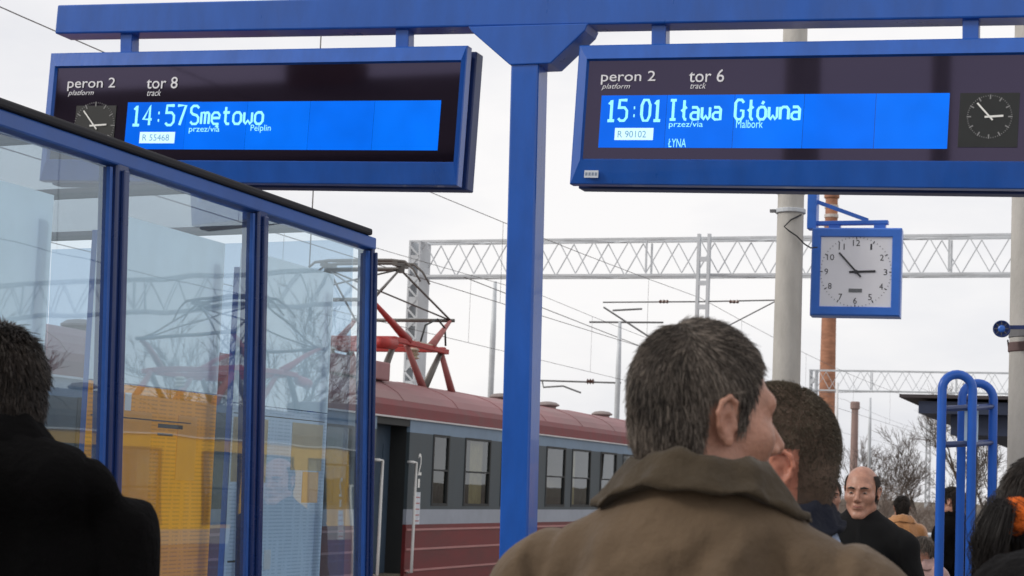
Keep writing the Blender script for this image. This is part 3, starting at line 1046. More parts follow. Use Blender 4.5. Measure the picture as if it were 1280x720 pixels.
def livery(tag_, lower, belt, band, upper, strip, roof, rib):
    return dict(lower=mat('lower_' + tag_, lower, 0.5, 0.2, 2.5, dirt=0.6, dirtcol=tuple(c * 0.35 + .012 for c in lower), stretch=(1, .5, 1.6)),
                belt=mat('belt_' + tag_, belt, 0.5, 0.08, 2.5, dirt=0.25, dirtcol=tuple(c * 0.5 for c in belt)),
                band=mat('band_' + tag_, band, 0.5, 0.2, 2.5, dirt=0.5, dirtcol=tuple(c * 0.5 + .008 for c in band), stretch=(1, 1.4, .4)),
                upper=mat('upper_' + tag_, upper, 0.5, 0.10, 2.5, dirt=0.3, dirtcol=tuple(c * 0.5 for c in upper)),
                strip=mat('strip_' + tag_, strip, 0.5, 0.2, 3, dirt=0.4, dirtcol=(0.10, 0.05, 0.045)),
                roof=mat('roof_' + tag_, roof, 0.6, 0.22, 1.6, dirt=0.75, dirtcol=(0.22, 0.17, 0.155), stretch=(1, 0.3, 1)),
                rib=mat('rib_' + tag_, rib, 0.5, 0.1, 3))

def make_train(label, cx, cy, rot, lv):
    t = thing('electric_train', (cx, cy, 0), label, 'train', rot, group='trains at the platform')
    X1 = 1.42
    Y0, Y1 = 3.0, 41.0
    doors = [(8.2, 9.3), (20.82, 21.9), (36.3, 37.4)]
    wins = [(4.2, 5.2), (5.6, 6.6), (7.1, 7.7),
            (9.9, 10.5), (11.1, 12.1), (12.5, 13.5), (14.1, 15.1), (15.5, 16.5), (17.1, 18.1), (19.0, 20.1),
            (22.73, 23.32), (23.93, 24.97), (25.45, 26.45), (27.55, 28.54), (28.90, 29.95), (30.53, 31.53), (31.93, 32.95), (33.6, 34.6), (35.2, 35.8),
            (38.2, 39.2), (39.5, 40.4)]
    # side walls in coloured strips, cut round doors and windows
    def strip(name, m, z0, z1, cuts, side=1, th=0.05, x=X1):
        g = MB()
        y = Y0
        for a, b in sorted(cuts) + [(Y1, Y1)]:
            if a > y:
                lo, hi = (x - th, y, z0), (x, a, z1)
                if side < 0:
                    lo, hi = (-x, y, z0), (-x + th, a, z1)
                g.lohi(lo, hi)
            y = max(y, b)
        return g.build(name, m, t)
    for side in (1, -1):
        strip('lower_side', lv['lower'], -0.30, 0.98, doors, side)
        strip('belt_band', lv['belt'], 0.98, 1.185, doors, side)
        strip('window_band', lv['band'], 1.185, 1.24, doors, side)
        yy = Y0
        for a, b in sorted(doors + wins) + [(Y1, Y1)]:
            if a > yy:
                xa, xb = (X1 - .05, X1) if side > 0 else (-X1, -X1 + .05)
                MB().lohi((xa, yy, 1.24), (xb, a, 2.225)).build('window_pillar', lv['band'], t)
            yy = max(yy, b)
        strip('upper_band', lv['upper'], 2.225, 2.40, doors, side)
    for z in (0.91, 0.645, 0.36, 0.08):
        g = MB()
        y = Y0
        for a, b in doors + [(Y1, Y1)]:
            g.lohi((X1 - 0.002, y + 0.02, z - 0.014), (X1 + 0.014, a - 0.02, z + 0.014))
            y = b
        g.build('side_rib', lv['rib'], t)
    # windows
    rr = random.Random(3)
    for (a, b) in wins:
        w = MB()
        fw = 0.035
        for lo, hi in (((X1 - .045, a - .006, 1.234), (X1 + .008, a + fw, 2.231)), ((X1 - .045, b - fw, 1.234), (X1 + .008, b + .006, 2.231)),
                       ((X1 - .044, a + fw, 1.234), (X1 + .007, b - fw, 1.234 + fw)), ((X1 - .044, a + fw, 2.231 - fw), (X1 + .007, b - fw, 2.231)),
                       ((X1 - .043, a + fw, 1.72), (X1 + .006, b - fw, 1.745))):
            w.lohi(lo, hi)
        win = w.build('window', RUBB, t)
        MB().lohi((X1 - .030, a + fw - .005, 1.26), (X1 - .022, b - fw + .005, 1.722)).build('pane', TR_GLASS, win)
        MB().lohi((X1 - .022, a + fw - .005, 1.742), (X1 - .014, b - fw + .005, 2.205)).build('pane', TR_GLASS, win)
        cw = rr.uniform(0.25, 0.62) * (b - a)
        z0c = 1.25 if rr.random() < 0.7 else 1.7
        g = MB()
        n = 7
        y00 = a + 0.02 if rr.random() < 0.6 else b - 0.02 - cw
        for k in range(n):
            ya, yb_ = y00 + cw * k / n, y00 + cw * (k + 1) / n
            xo = X1 - 0.10 - 0.02 * (k % 2)
            xo2 = X1 - 0.10 - 0.02 * ((k + 1) % 2)
            i = len(g.v)
            g.v += [(xo, ya, z0c), (xo2, yb_, z0c), (xo2, yb_, 2.28), (xo, ya, 2.28), (xo - .006, ya, z0c), (xo2 - .006, yb_, z0c), (xo2 - .006, yb_, 2.28), (xo - .006, ya, 2.28)]
            g.f += [(i, i + 1, i + 2, i + 3), (i + 5, i + 4, i + 7, i + 6)]
        g.build('curtain', CURT, win)
    # floor, interior, end walls
    MB().lohi((-X1 + 0.05, Y0 + 0.05, 0.25), (X1 - 0.05, Y1 - 0.05, 0.32)).build('floor', SEATS, t)
    g = MB()
    for y in (4.0, 7.9, 10.0, 14.0, 17.0, 20.3, 22.3, 26.9, 33.2, 36.0, 37.9):
        g.lohi((-X1 + 0.06, y, 0.32), (X1 - 0.35, y + 0.05, 2.38))
    g.build('partition', INT_WALL, t)
    g = MB()
    k = Y0 + 0.6
    while k < Y1 - 1:
        if all(not (d0 - 0.9 < k < d1 + 0.6) for d0, d1 in doors):
            g.lohi((-1.2, k, 0.7), (-0.25, k + 0.10, 1.55))
            g.lohi((0.3, k, 0.7), (1.15, k + 0.10, 1.55))
        k += 0.95
    g.build('seat_backs', SEATS, t)
    for y in (Y0, Y1 - 0.05):
        g = MB()
        g.prism([(-X1 + .003, -.3), (X1 - .003, -.3), (X1 - .003, 2.40), (1.2, 2.8), (.7, 3.0), (-.7, 3.0), (-1.2, 2.8), (-X1 + .003, 2.40)],
                lambda a, b: Vector((a, y + .002, b)), lambda a, b: Vector((a, y + .048, b)))
        g.build('end_wall', lv['lower'], t)
        ew = MB().lohi((-1.1, y - 0.01, 1.35), (1.1, y + 0.06, 2.15)).build('cab_window', RUBB, t)
    # doors
    for (a, b) in doors:
        d = MB().lohi((X1 - 0.32, a + 0.30, 0.05), (X1 - 0.28, b - 0.02, 2.36)).build('door', DOORCOL, t)
        MB().lohi((X1 - 0.285, b - 0.25, 1.3), (X1 - 0.272, b - 0.08, 2.05)).build('door_edge', DOORCOL, d)
        MB().lohi((X1 - 0.50, a + 0.02, 0.05), (X1 - 0.46, a + 0.36, 2.36)).build('vestibule_wall', RUBB, d)
        MB().lohi((X1 - 0.33, a - .05, 2.30), (X1 - 0.005, b + 0.05, 2.399)).build('door_header', RUBB, d)
        g = MB()
        g.lohi((X1 - 0.34, b, 0.0), (X1 - 0.051, b + 0.04, 2.3))
        g.lohi((X1 - 0.34, a - 0.04, 0.0), (X1 - 0.051, a, 2.3))
        g.build('door_jamb', RUBB, d)
        for y in (a + 0.06, b + 0.08):
            g = MB()
            g.tube([(X1 - .01, y - 0.09, 1.82), (X1 + .07, y - 0.09, 1.82), (X1 + .075, y, 1.82), (X1 + .075, y, 1.4), (X1 + .075, y, 0.9), (X1 + .075, y, 0.34), (X1 - .01, y, 0.34)], 0.021, 8)
            g.build('handrail', ALU, t, smooth=True)
        g = MB()
        g.lohi((X1 - 0.05, a - 0.05, -0.22), (X1 + 0.12, b + 0.05, -0.18))
        g.build('step', RUBB, t)
        o = link('class_numeral', text_mesh('2', 0.12, 0.30), ALU, t)
        o.rotation_euler = (0, 0, math.radians(90))
        o.location = (X1 + 0.004, b + 0.32, 1.65)
        MB().lohi((X1 - 0.002, b + 0.34, 1.48), (X1 + 0.004, b + 0.40, 1.60)).build('class_mark', ALU, t)
        pl = MB().lohi((X1 - 0.002, b + 0.27, 0.98), (X1 + 0.005, b + 0.44, 1.42)).build('notice_plate', mat('notice_white', (0.62, 0.66, 0.72), 0.5, 0.15, 20), t)
        for q in range(5):
            MB().lohi((X1 + 0.005, b + 0.29, 1.02 + q * .08), (X1 + 0.006, b + 0.42, 1.035 + q * .08)).build('print_line', mat('notice_red', (0.42, 0.12, 0.12), 0.5, 0.0), pl)
    # roof: vertical red strip, white gutter line and the faded shell
    for s in (1, -1):
        g = MB()
        g.prism([(1.35, 2.40), (1.425, 2.415), (1.415, 2.56), (1.37, 2.645), (1.30, 2.645)],
                lambda a, b: Vector((s * a, Y0, b)), lambda a, b: Vector((s * a, Y1, b)))
        g.build('roof_strip', lv['strip'], t)
        MB().lohi((min(s * 1.40, s * 1.455), Y0, 2.395), (max(s * 1.40, s * 1.455), Y1, 2.416)).build('gutter', mat('gutter_pale', (0.62, 0.60, 0.60), 0.5, 0.15, 4), t)
    prof = [(1.374, 2.640), (1.28, 2.745), (1.12, 2.84), (0.85, 2.935), (0.45, 3.0), (0, 3.02)]
    prof = prof + [(-a, b) for a, b in reversed(prof[:-1])]
    g = MB()
    g.prism(prof, lambda a, b: Vector((a, Y0, b)), lambda a, b: Vector((a, Y1, b)))
    rf = g.build('roof', lv['roof'], t, smooth=False)
    for k in range(20):      # roof weld seams
        y = Y0 + 1.2 + k * 1.95
        g = MB()
        g.tube([(a, y, b + 0.002) for a, b in prof], 0.010, 5)
        g.build('roof_seam', lv['roof'], rf)
    for y in (12.0, 15.5, 27.9, 30.3, 33.6, 37.0):
        MB().lathe([(0.15, 2.93), (0.15, 3.01), (0.21, 3.03), (0.21, 3.05), (0.15, 3.09), (0.05, 3.105)], (0.45, y, 0), 18).build('roof_ventilator', mat('ventilator_grey', (0.25, 0.21, 0.20), 0.7, 0.2, 5), rf)
    MB().lohi((0.35, 20.4, 2.92), (1.02, 22.05, 3.17)).build('roof_box', mat('roof_box_' + lv['roof'].name, tuple(c * 0.85 for c in lv['roof'].node_tree.nodes['Color Ramp'].color_ramp.elements[1].color[:3]), 0.55, 0.2, 3), rf, bevel=0.02)
    # underframe and bogies
    UNDER = mat('underframe', (0.05, 0.042, 0.038), 0.8, 0.3, 4)
    MB().lohi((-1.15, Y0 + .3, -0.12), (1.15, Y1 - .3, 0.249)).build('underframe', UNDER, t)
    g0 = None
    for y in (5.5, 7.9, 17.0, 19.4, 24.4, 26.8, 36.6, 39.0):
        for s in (-0.75, 0.75):
            MB().lathe([(0.20, -0.07), (0.42, -0.065), (0.42, 0.04), (0.45, 0.045), (0.45, 0.07), (0.2, 0.07)], (s, y, -0.10), 20, 'X').build('wheel', RAIL, t)
    # pantograph
    yc = 23.2
    pan = MB()
    for s in (-0.80, 0.80):
        pan.bar((s, yc - 0.65, 3.55), (s, yc + 1.35, 3.53), 0.09, 0.075)
    for dy in (-0.6, 0.2, 1.2):
        pan.bar((-0.84, yc + dy, 3.55), (0.84, yc + dy, 3.55), 0.08, 0.08)
    pan = pan.build('pantograph_base', PAN_RED, t, bevel=0.01)
    for s in (-0.75, 0.75):
        for y, dy, m in ((yc - 0.45, -0.42, PAN_GR), (yc - 0.05, 0.72, PAN_RED2), (yc + 1.25, -0.55, PAN_GR), (yc + 1.25, 0.55, PAN_RED2)):
            MB().tube([(s, y, 3.52), (s * 0.98, y + dy, 2.93)], [0.042, 0.062], 8).build('support_leg', m, pan, smooth=True)
        MB().lathe([(.05, 0), (.09, .02), (.05, .05), (.09, .08), (.05, .11), (.09, .14), (.05, .17)], (s * 0.9, yc + 0.4, 3.34), 12).build('insulator', INSUL, pan)
        MB().bar((s * 1.09, yc - 0.15, 3.56), (s * 1.09, yc + 0.9, 3.56), 0.03, 0.06).build('label_strip', INSUL, pan)
    kn = ((yc - 1.40, 4.02), (yc + 1.46, 4.02))
    zs_ = 4.62
    for (ky, kz), by in zip(kn, (yc - 0.10, yc + 0.75)):
        for s in (-0.80, 0.80):
            MB().tube([(s, by, 3.57), (s, ky, kz)], [0.066, 0.026], 10).build('lower_arm', PAN_RED if ky < yc else PAN_RED2, pan, smooth=True)
            MB().tube([(s, ky, kz), (s * 0.72, yc, zs_)], 0.016, 8).build('upper_arm', PAN_GR, pan, smooth=True)
        MB().tube([(-0.86, ky, kz), (0.86, ky, kz)], 0.028, 10).build('knee_tube', PAN_GR, pan, smooth=True)
        MB().tube([(0.80, ky, kz), (-0.58, yc, zs_)], 0.013, 8).build('diagonal_tube', PAN_GR, pan, smooth=True)
        MB().tube([(-0.80, ky, kz), (0.58, yc, zs_)], 0.013, 8).build('diagonal_tube', PAN_GR, pan, smooth=True)
    for dy in (-0.17, 0.17):
        g = MB()
        g.tube([(-0.98, yc + dy, zs_ - .20), (-0.86, yc + dy, zs_ - .02), (-0.72, yc + dy, zs_ + .09), (-.5, yc + dy, zs_ + .11), (0, yc + dy, zs_ + .115), (.5, yc + dy, zs_ + .11),
                (.72, yc + dy, zs_ + .09), (.86, yc + dy, zs_ - .02), (.98, yc + dy, zs_ - .20)], [.014, .017, .021, .025, .025, .025, .021, .017, .014], 8)
        g.build('contact_shoe', PAN_GR, pan, smooth=True)
    MB().tube([(-0.62, yc, zs_), (0.62, yc, zs_)], 0.032, 8).build('shoe_tube', PAN_GR, pan)
    for s in (-.58, .58):
        MB().bar((s, yc - .2, zs_ + .06), (s, yc + .2, zs_ + .06), 0.08, 0.06).build('shoe_spring', PAN_GR, pan)
        MB().bar((s, yc, zs_ - .05), (s, yc, zs_ + .05), 0.09, 0.12).build('shoe_joint', PAN_GR, pan)
    g = MB()
    g.tube([(0.80, yc + 0.35, 3.6), (0.82, yc + 0.45, 3.85), (0.84, yc + .85, 3.98), (0.82, yc + 1.2, 3.88), (0.8, yc + 1.3, 3.62)], 0.015, 8)
    g.build('cable_loop', RUBB, pan, smooth=True)
    g = MB()
    g.tube([(0.80, yc - 1.1, 3.46), (0.82, yc - 0.65, 3.48)], [0.085, 0.085], 12)
    g.build('air_cylinder', PAN_RED, pan, smooth=True)
    return t

LV1 = livery('maroon', (0.165, 0.017, 0.018), (0.33, 0.36, 0.42), (0.046, 0.063, 0.074), (0.18, 0.26, 0.36), (0.165, 0.008, 0.012), (0.29, 0.135, 0.14), (0.44, 0.20, 0.19))
LV2 = livery('yellow', (0.03, 0.06, 0.20), (0.30, 0.32, 0.36), (0.80, 0.42, 0.02), (0.80, 0.42, 0.02), (0.12, 0.12, 0.13), (0.15, 0.15, 0.16), (0.05, 0.09, 0.25))
make_train('maroon and slate electric train with red pantograph standing behind the shelter', -11.02, 0.0, 0.0, LV1)
make_train('yellow and blue electric train opposite, seen only mirrored in the shelter glass', 7.75, 47.4, math.pi, LV2)

# ------------------------------------------------------------------ overhead line: portal trusses
def truss(label, Y, x0, x1, zb, h, step, legs, w=0.5):
    t = thing('catenary_portal', ((x0 + x1) / 2, Y, -0.7), label, 'portal truss', group='lattice portals over the tracks')
    o0 = t.location
    L = x1 - x0
    zb, zt = zb + 0.7, zb + h + 0.7
    hx = L / 2
    for y in (-w / 2, w / 2):
        for z in (zb, zt):
            MB().lohi((-hx, y - .03, z - .03), (hx, y + .03, z + .03)).build('boom', GALV, t)
    n = int(L / step)
    ups = MB().bar((0, 0, 0.05), (step / 2, 0, h - 0.05), 0.024, 0.024).build('brace', GALV, t)
    dns = MB().bar((0, 0, h - 0.05), (step / 2, 0, 0.05), 0.024, 0.024).build('brace', GALV, t)
    ver = MB().bar((0, 0, 0.05), (0, 0, h - 0.05), 0.045, 0.045, up=(0, 1, 0)).build('brace', GALV, t)
    ver.location = (-hx + 0.1, -w / 2, zb)
    first = True
    for k in range(n):
        for yi, y in enumerate((-w / 2, w / 2)):
            xo = -hx + k * step + (step / 4 if yi else 0)
            if k == 0 and yi == 0:
                ups.location = (xo, y, zb)
                dns.location = (xo + step / 2, y, zb)
            else:
                dup(ups, t, (xo, y, zb))
                dup(dns, t, (xo + step / 2, y, zb))
        if k % 4 == 3:
            dup(ver, t, (-hx + k * step, -w / 2, zb))
            dup(ver, t, (-hx + k * step, w / 2, zb))
    g = MB()
    for k in range(n // 2):
        for z in (zb, zt):
            s = -1 if k % 2 else 1
            g.bar((-hx + k * step * 2, -s * w / 2, z), (-hx + (k + 1) * step * 2, s * w / 2, z), 0.03, 0.03)
    g.build('horizontal_lacing', GALV, t)
    for lx in legs:
        x = lx - o0.x
        for sx in (-1, 1):
            MB().lohi((x + sx * 0.14 - 0.025, -0.36, 0), (x + sx * 0.14 + 0.025, 0.36, zt)).build('leg_channel', GALV, t)
        g = MB()
        k = 0.1
        while k < zt - 0.6:
            g.bar((x - .14, -0.362, k), (x + .14, -0.362, k + .28), .05, .01, up=(0, 1, 0))
            g.bar((x + .14, -0.362, k + .28), (x - .14, -0.362, k + .56), .05, .01, up=(0, 1, 0))
            g.bar((x - .12, -0.345, k + .2), (x + .12, -0.345, k + .2), .22, .01, up=(0, 1, 0))
            k += .56
        g.build('leg_lacing', GALV, t)
        MB().lohi((x - .35, -.5, 0.0), (x + .35, .5, 0.35)).build('footing', CONC, t)
    return t
truss('near grey lattice portal truss crossing behind the post and clock', 43.0, -19.0, 29.0, 7.0, 0.93, 0.94, (-18.8, 10.2, 28.7))
truss('far thin lattice portal truss beside the brick chimney', 90.0, -17.2, 22.0, 7.0, 1.02, 1.05, (-17.0, -6.6, 21.7))
truss('distant lattice portal truss over the tracks, mostly hidden by the nearer one', 137.0, -17.2, 22.0, 7.0, 1.02, 1.05, (-17.0, 21.7))
# short drop post on the near truss
tp = on_y(880, 300, 42.5)
dp = thing('drop_support', (tp.x, 42.55, 6.4), 'short steel drop post hanging from the near truss above the man', 'catenary support')
for s in (-1, 1):
    MB().lohi((s * .13 - .035, -.09, -1.1), (s * .13 + .035, .05, 1.6)).build('channel', GALV, dp)
for z in (-0.9, -0.3, 0.3, 0.9):
    MB().lohi((-.10, -.085, z), (.10, -.06, z + .12)).build('batten', GALV, dp)
MB().tube([(-2.6, 0, -.12), (0, 0, -.10), (2.3, 0, -.05)], 0.018, 6).build('registration_arm', GALV_DK, dp)
MB().tube([(0.1, 0, -1.0), (2.1, 0, .05)], 0.016, 6).build('stay', GALV_DK, dp)
for x in (-1.0, .8):
    MB().lathe([(.028, -.12), (.05, -.09), (.03, -.05), (.05, 0), (.03, .04), (.05, .09), (.028, .12)], (x, 0, -.10), 10, 'X').build('insulator', mat('insulator_brown', (0.10, 0.05, 0.04), 0.3, 0.1, 8), dp)

# single masts
def mast(label, px, py, d, r, arm=0, z_off=0.0, m=GALV):
    p = at(px, py, d)
    t = thing('catenary_mast', (p.x, p.y, -0.75), label, 'mast', group='catenary masts along the tracks')
    H = p.z + 0.75
    MB().tube([(0, 0, 0), (0, 0, H * .8), (0, 0, H)], [r, r, r * .6], 10).build('shaft', m, t, smooth=True)
    MB().lathe([(r * 2, 0), (r * 2, .2), (r * 1.3, .3)], (0, 0, 0), 10).build('footing', CONC, t)
    if arm:
        s = arm
        MB().tube([(-0.55 * s, 0, H + .45), (1.5 * s, 0, H - .80)], 0.03, 6).build('cantilever_tube', GALV_DK, t)
        MB().tube([(-1.0 * s, 0, H - .02), (1.4 * s, 0, H - .02)], 0.03, 6).build('top_tube', GALV_DK, t)
        MB().tube([(-0.25 * s, 0, H + .35), (.7 * s, 0, H + .40)], 0.03, 6).build('insulator_arm', GALV_DK, t)
        MB().tube([(-3.4 * s, 0, H - 1.88), (.1, 0, H - 1.92)], 0.028, 6).build('steady_tube', GALV_DK, t)
        MB().tube([(-2.5 * s, 0, H - 1.90), (-2.45 * s, 0, H - 2.1), (-1.8 * s, 0, H - 2.05), (-1.2 * s, 0, H - 2.25)], 0.028, 6).build('registration_arm', GALV_DK, t)
        MB().lathe([(.04, -.12), (.09, -.09), (.04, -.05), (.09, 0), (.04, .04), (.09, .09), (.04, .12)], (-.9 * s, 0, H - 1.89), 10, 'X').build('insulator', MATS['insulator_brown'], t)
    return t
mast('slim grey mast rising beyond the train roof, left of the blue post', 619, 352, 60, 0.10)
mast('slim mast with slanting cantilever arms above the train roof', 775, 402, 55, 0.085, 1)
mast('thin white mast standing just right of the short-haired man', 1047, 478, 40, 0.035, m=mat('mast_white', (0.72, 0.72, 0.72), 0.5, 0.1, 2))
mast('thin grey mast between the small chimney and the bare trees', 1088, 497, 75, 0.07)

def overhead(label, X, y0, y1, zc, zm, spans):
    t = thing('overhead_line', (X, (y0 + y1) / 2, zc), label, 'overhead wire', group='overhead lines above the tracks')
    yc = (y0 + y1) / 2
    def pts(base, sag):
        out = []
        for i in range(len(spans) - 1):
            a, b = spans[i], spans[i + 1]
            for k in range(10):
                q = k / 10
                out.append((0, a + (b - a) * q - yc, base - sag * 4 * q * (1 - q) - zc))
        out.append((0, spans[-1] - yc, base - zc))
        return out
    MB().tube(pts(zc, 0.0), 0.0065, 5).build('contact_wire', WIRE, t)
    mp = pts(zm, 0.30)
    MB().tube(mp, 0.0065, 5).build('messenger_wire', WIRE, t)
    for k, p in enumerate(mp):
        if k % 2 and p[1] + yc > 8:
            MB().tube([(0, p[1], 0), p], 0.004, 4).build('dropper', WIRE, t)
    return t
SP = [-51, -4, 43, 90, 137, 184]
overhead('contact and messenger wires above the maroon train', -11.05, -51, 184, 4.76, 6.45, SP)
overhead('contact and messenger wires over the second track behind the train', -15.4, -51, 184, 4.85, 6.55, SP)
overhead('contact and messenger wires above the track right of the platform', 7.75, -51, 184, 4.80, 6.45, SP)
def feeder(label, pts, r=0.012):
    p0 = Vector(pts[0])
    t = thing('feeder_wire', p0, label, 'wire', group='loose feeder wires')
    MB().tube([Vector(p) - p0 for p in pts], r, 5).build('strand', WIRE, t)
    return t
feeder('thin feeder wire slanting past the clock to the far truss', [(-3.3, 43, 8.0), (-3.6, 55, 7.2), (-4.0, 67, 6.9), (-4.6, 80, 7.2), (-5.0, 90, 8.0)])
feeder('thin feeder wire beyond the truss right of the blue post', [(-17.5, 43, 7.0), (-15.5, 60, 5.9), (-13.8, 75, 6.0), (-12.5, 90, 7.0)])
fv = on_x(401, 50, -7.5)
feeder('thin vertical drop wire behind the left departure board', [(fv.x, fv.y, 7.5), (fv.x, fv.y, 0.0)], 0.006)

# ------------------------------------------------------------------ blue tubular rack
r1a, r1b = at(1178, 470, 10), at(1216, 470, 10)
r2a, r2b = at(1203, 480, 10.45), at(1242, 480, 10.45)
ra = thing('tube_stand', ((r1a.x + r2b.x) / 2, (r1a.y + r2b.y) / 2, 0), 'blue stand of two tall inverted-U tubes with small pale notice', 'stand')
TUBE = mat('tube_blue', (0.022, 0.135, 0.60), 0.33, 0.08, 5)
def hoop(a, b, ztop):
    c = (a + b) / 2
    rad = (Vector((a.x, a.y, 0)) - Vector((b.x, b.y, 0))).length / 2
    u = Vector((b.x - a.x, b.y - a.y, 0)).normalized()
    z0 = ztop - rad
    pts = [Vector((c.x, c.y, 0)) - u * rad, Vector((c.x, c.y, z0)) - u * rad]
    for k in range(1, 12):
        t = math.pi * k / 12
        pts.append(Vector((c.x, c.y, z0)) - u * rad * math.cos(t) + Vector((0, 0, rad * math.sin(t))))
    pts += [Vector((c.x, c.y, z0)) + u * rad, Vector((c.x, c.y, 0)) + u * rad]
    g = MB()
    g.tube([rel(ra, p) for p in pts], 0.026, 14)
    g.build('hoop', TUBE, ra, smooth=True)
hoop(r1a, r1b, at(1197, 468, 10).z)
hoop(r2a, r2b, at(1222, 479, 10.45).z)
for py in (511, 556):
    g = MB()
    a, b = at(1178, py, 10), at(1242, py - 3, 10.45)
    g.tube([rel(ra, a), rel(ra, b)], 0.018, 8)
    g.build('cross_bar', BLUE_DK, ra)
    g = MB()
    a, b = at(1216, py, 10), at(1242, py - 3, 10.45)
    g.tube([rel(ra, a), rel(ra, b)], 0.014, 8)
    g.build('cross_bar', BLUE_DK, ra)
a, b = at(1205, 554, 10.2), at(1223, 506, 10.2)
g = MB()
g.lohi((a.x, a.y, a.z), (b.x, a.y + 0.02, b.z))
crel(ra, g).build('notice', mat('notice_pale_blue', (0.45, 0.60, 0.74), 0.5, 0.1, 10), ra)

# ------------------------------------------------------------------ platform canopy far along the platform
cz = at(1135, 492, 52).z
cn = thing('platform_canopy', (-3.9, 53, 0), 'dark flat platform canopy behind the blue tube stand', 'canopy')
g = MB()
g.prism([(0, cz), (40, cz), (40, cz - .18), (0.0, cz - .10)], lambda a, b: Vector((-3.55, a, b)), lambda a, b: Vector((4.1, a, b)))
g.build('roof', ROOF_DK, cn)
MB().lohi((-3.0, .15, cz - .55), (3.9, 39.8, cz - .19)).build('roof_frame', FASCIA, cn)
MB().lohi((-2.1, .5, cz - 1.15), (3.6, 4.5, cz - .56)).build('entrance_fascia', FASCIA, cn)
for x in (-1.7, 2.4):
    for y in (3, 10, 17, 24, 31):
        MB().lohi((x - .12, y, 0), (x + .12, y + .24, cz - .556)).build('column', FASCIA, cn)

# ------------------------------------------------------------------ chimneys
def chimney(label, px, py, d, wt, wb_px_y, m, bands=()):
    p = at(px, py, d)
    t = thing('brick_chimney', (p.x, p.y, -0.8), label, 'chimney', group='brick chimneys on the skyline')
    H = p.z + .8
    taper = 0.0095
    g = MB()
    prof = []
    N = 26
    for k in range(N + 1):
        z = H * k / N
        prof.append((wt / 2 + (H - z) * taper, z))
    g.lathe(prof, (0, 0, 0), 24)
    g.build('shaft', m, t, smooth=True)
    g = MB()
    g.lathe([(wt / 2 + .05, H - .9), (wt / 2 + .16, H - .8), (wt / 2 + .16, H - .1), (wt / 2 + .05, H)], (0, 0, 0), 24)
    g.build('crown', m, t)
    for dz in bands:
        r = wt / 2 + dz * taper + .05
        MB().lathe([(r, H - dz - .16), (r + .03, H - dz - .14), (r + .03, H - dz + .14), (r, H - dz + .16)], (0, 0, 0), 24).build('iron_band', mat('pale_band', (0.55, 0.5, 0.46), 0.7, 0.1, 3), t)
    return t
chimney('tall red brick chimney rising behind the platform clock', 1040, 237, 170, 1.15, 0, BRICK_FAR, (0.7, 1.7, 2.6, 3.5, 4.4, 5.3))
chimney('short weathered brick chimney above the balding man', 1069, 502, 200, 0.75, 0, BRICK_OLD)

# ------------------------------------------------------------------ bare trees and scrub
def tree_meshes(seed, height, spread):
    R_ = random.Random(seed)
    tr, cr = MB(), MB()
    def grow(p, d, ln, r, lev):
        pts, rad = [p], [r]
        q, dd = Vector(p), Vector(d)
        n = 4 if lev < 3 else 3
        for k in range(n):
            dd = (dd + Vector((R_.gauss(0, .13), R_.gauss(0, .13), R_.gauss(0.03, .08)))).normalized()
            q = q + dd * ln / n
            pts.append(q.copy())
            rad.append(r * (1 - 0.5 * (k + 1) / n))
        (tr if lev < 2 else cr).tube(pts, rad, 6 if lev < 2 else (4 if lev < 3 else 3), caps=False)
        if lev >= 5:
            return
        nb = (4, 4, 4, 4, 3)[lev]
        for b in range(nb):
            f = R_.uniform(.35, 1.0) if lev else R_.uniform(.4, 1.0)
            i = min(n - 1, int(f * n))
            bp = pts[i].lerp(pts[i + 1], f * n - i if i < n else 1)
            ax = dd.orthogonal().normalized()
            ax.rotate(Matrix.Rotation(R_.uniform(0, 6.28), 3, dd))
            nd = (dd * 1.0 + ax * R_.uniform(.35, .85) * spread + Vector((0, 0, .12))).normalized()
            grow(bp, nd, ln * R_.uniform(.52, .78), max(.010, rad[i] * R_.uniform(.45, .65)), lev + 1)
    grow(Vector((0, 0, 0)), Vector((0, 0, 1)), height * .42, height * .020, 0)
    return tr, cr
TREES = []
for k, (h, sp) in enumerate(((7.0, 1.0), (8.5, .85), (6.2, 1.15))):
    a, b = tree_meshes(11 + k, h, sp)
    TREES.append((a, b, h))
tm = []
def tree(label, x, y, kind, sc, rz):
    t = thing('bare_tree', (x, y, -0.8), label, 'tree', rz, group='leafless trees')
    t.scale = (sc, sc, sc)
    if len(tm) <= kind:
        while len(tm) <= kind:
            a, b, h = TREES[len(tm)]
            tm.append((None, None))
    if tm[kind][0] is None:
        o1 = TREES[kind][0].build('trunk', BARK, t)
        o2 = TREES[kind][1].build('crown', BARK, t)
        tm[kind] = (o1.data, o2.data)
    else:
        for nm, me in zip(('trunk', 'crown'), tm[kind]):
            o = bpy.data.objects.new(nm, me)
            COL.objects.link(o)
            o.parent = t
    return t
def tree_at(label, px, d, kind, sc, rz):
    p = at(px, 600, d)
    return tree(label, p.x, p.y, kind, sc, rz)
tree_at('leafless tree just right of the small chimney', 1100, 82, 0, .86, 0.4)
tree_at('leafless tree with fanned branches left of the tube stand', 1128, 78, 1, .66, 2.0)
tree_at('low leafless tree touching the left tube of the stand', 1158, 86, 2, .95, 1.1)
tree_at('leafless tree behind the hoops of the tube stand', 1196, 92, 0, .92, 3.3)
tree_at('leafless tree between the tube stand and the right pole', 1236, 84, 1, .74, 5.1)
tree_at('leafless tree behind the balding man', 1066, 96, 2, .80, 4.0)
tree_at('tall leafless tree peeking over the far truss above the canopy', 1222, 112, 1, 1.22, 0.9)
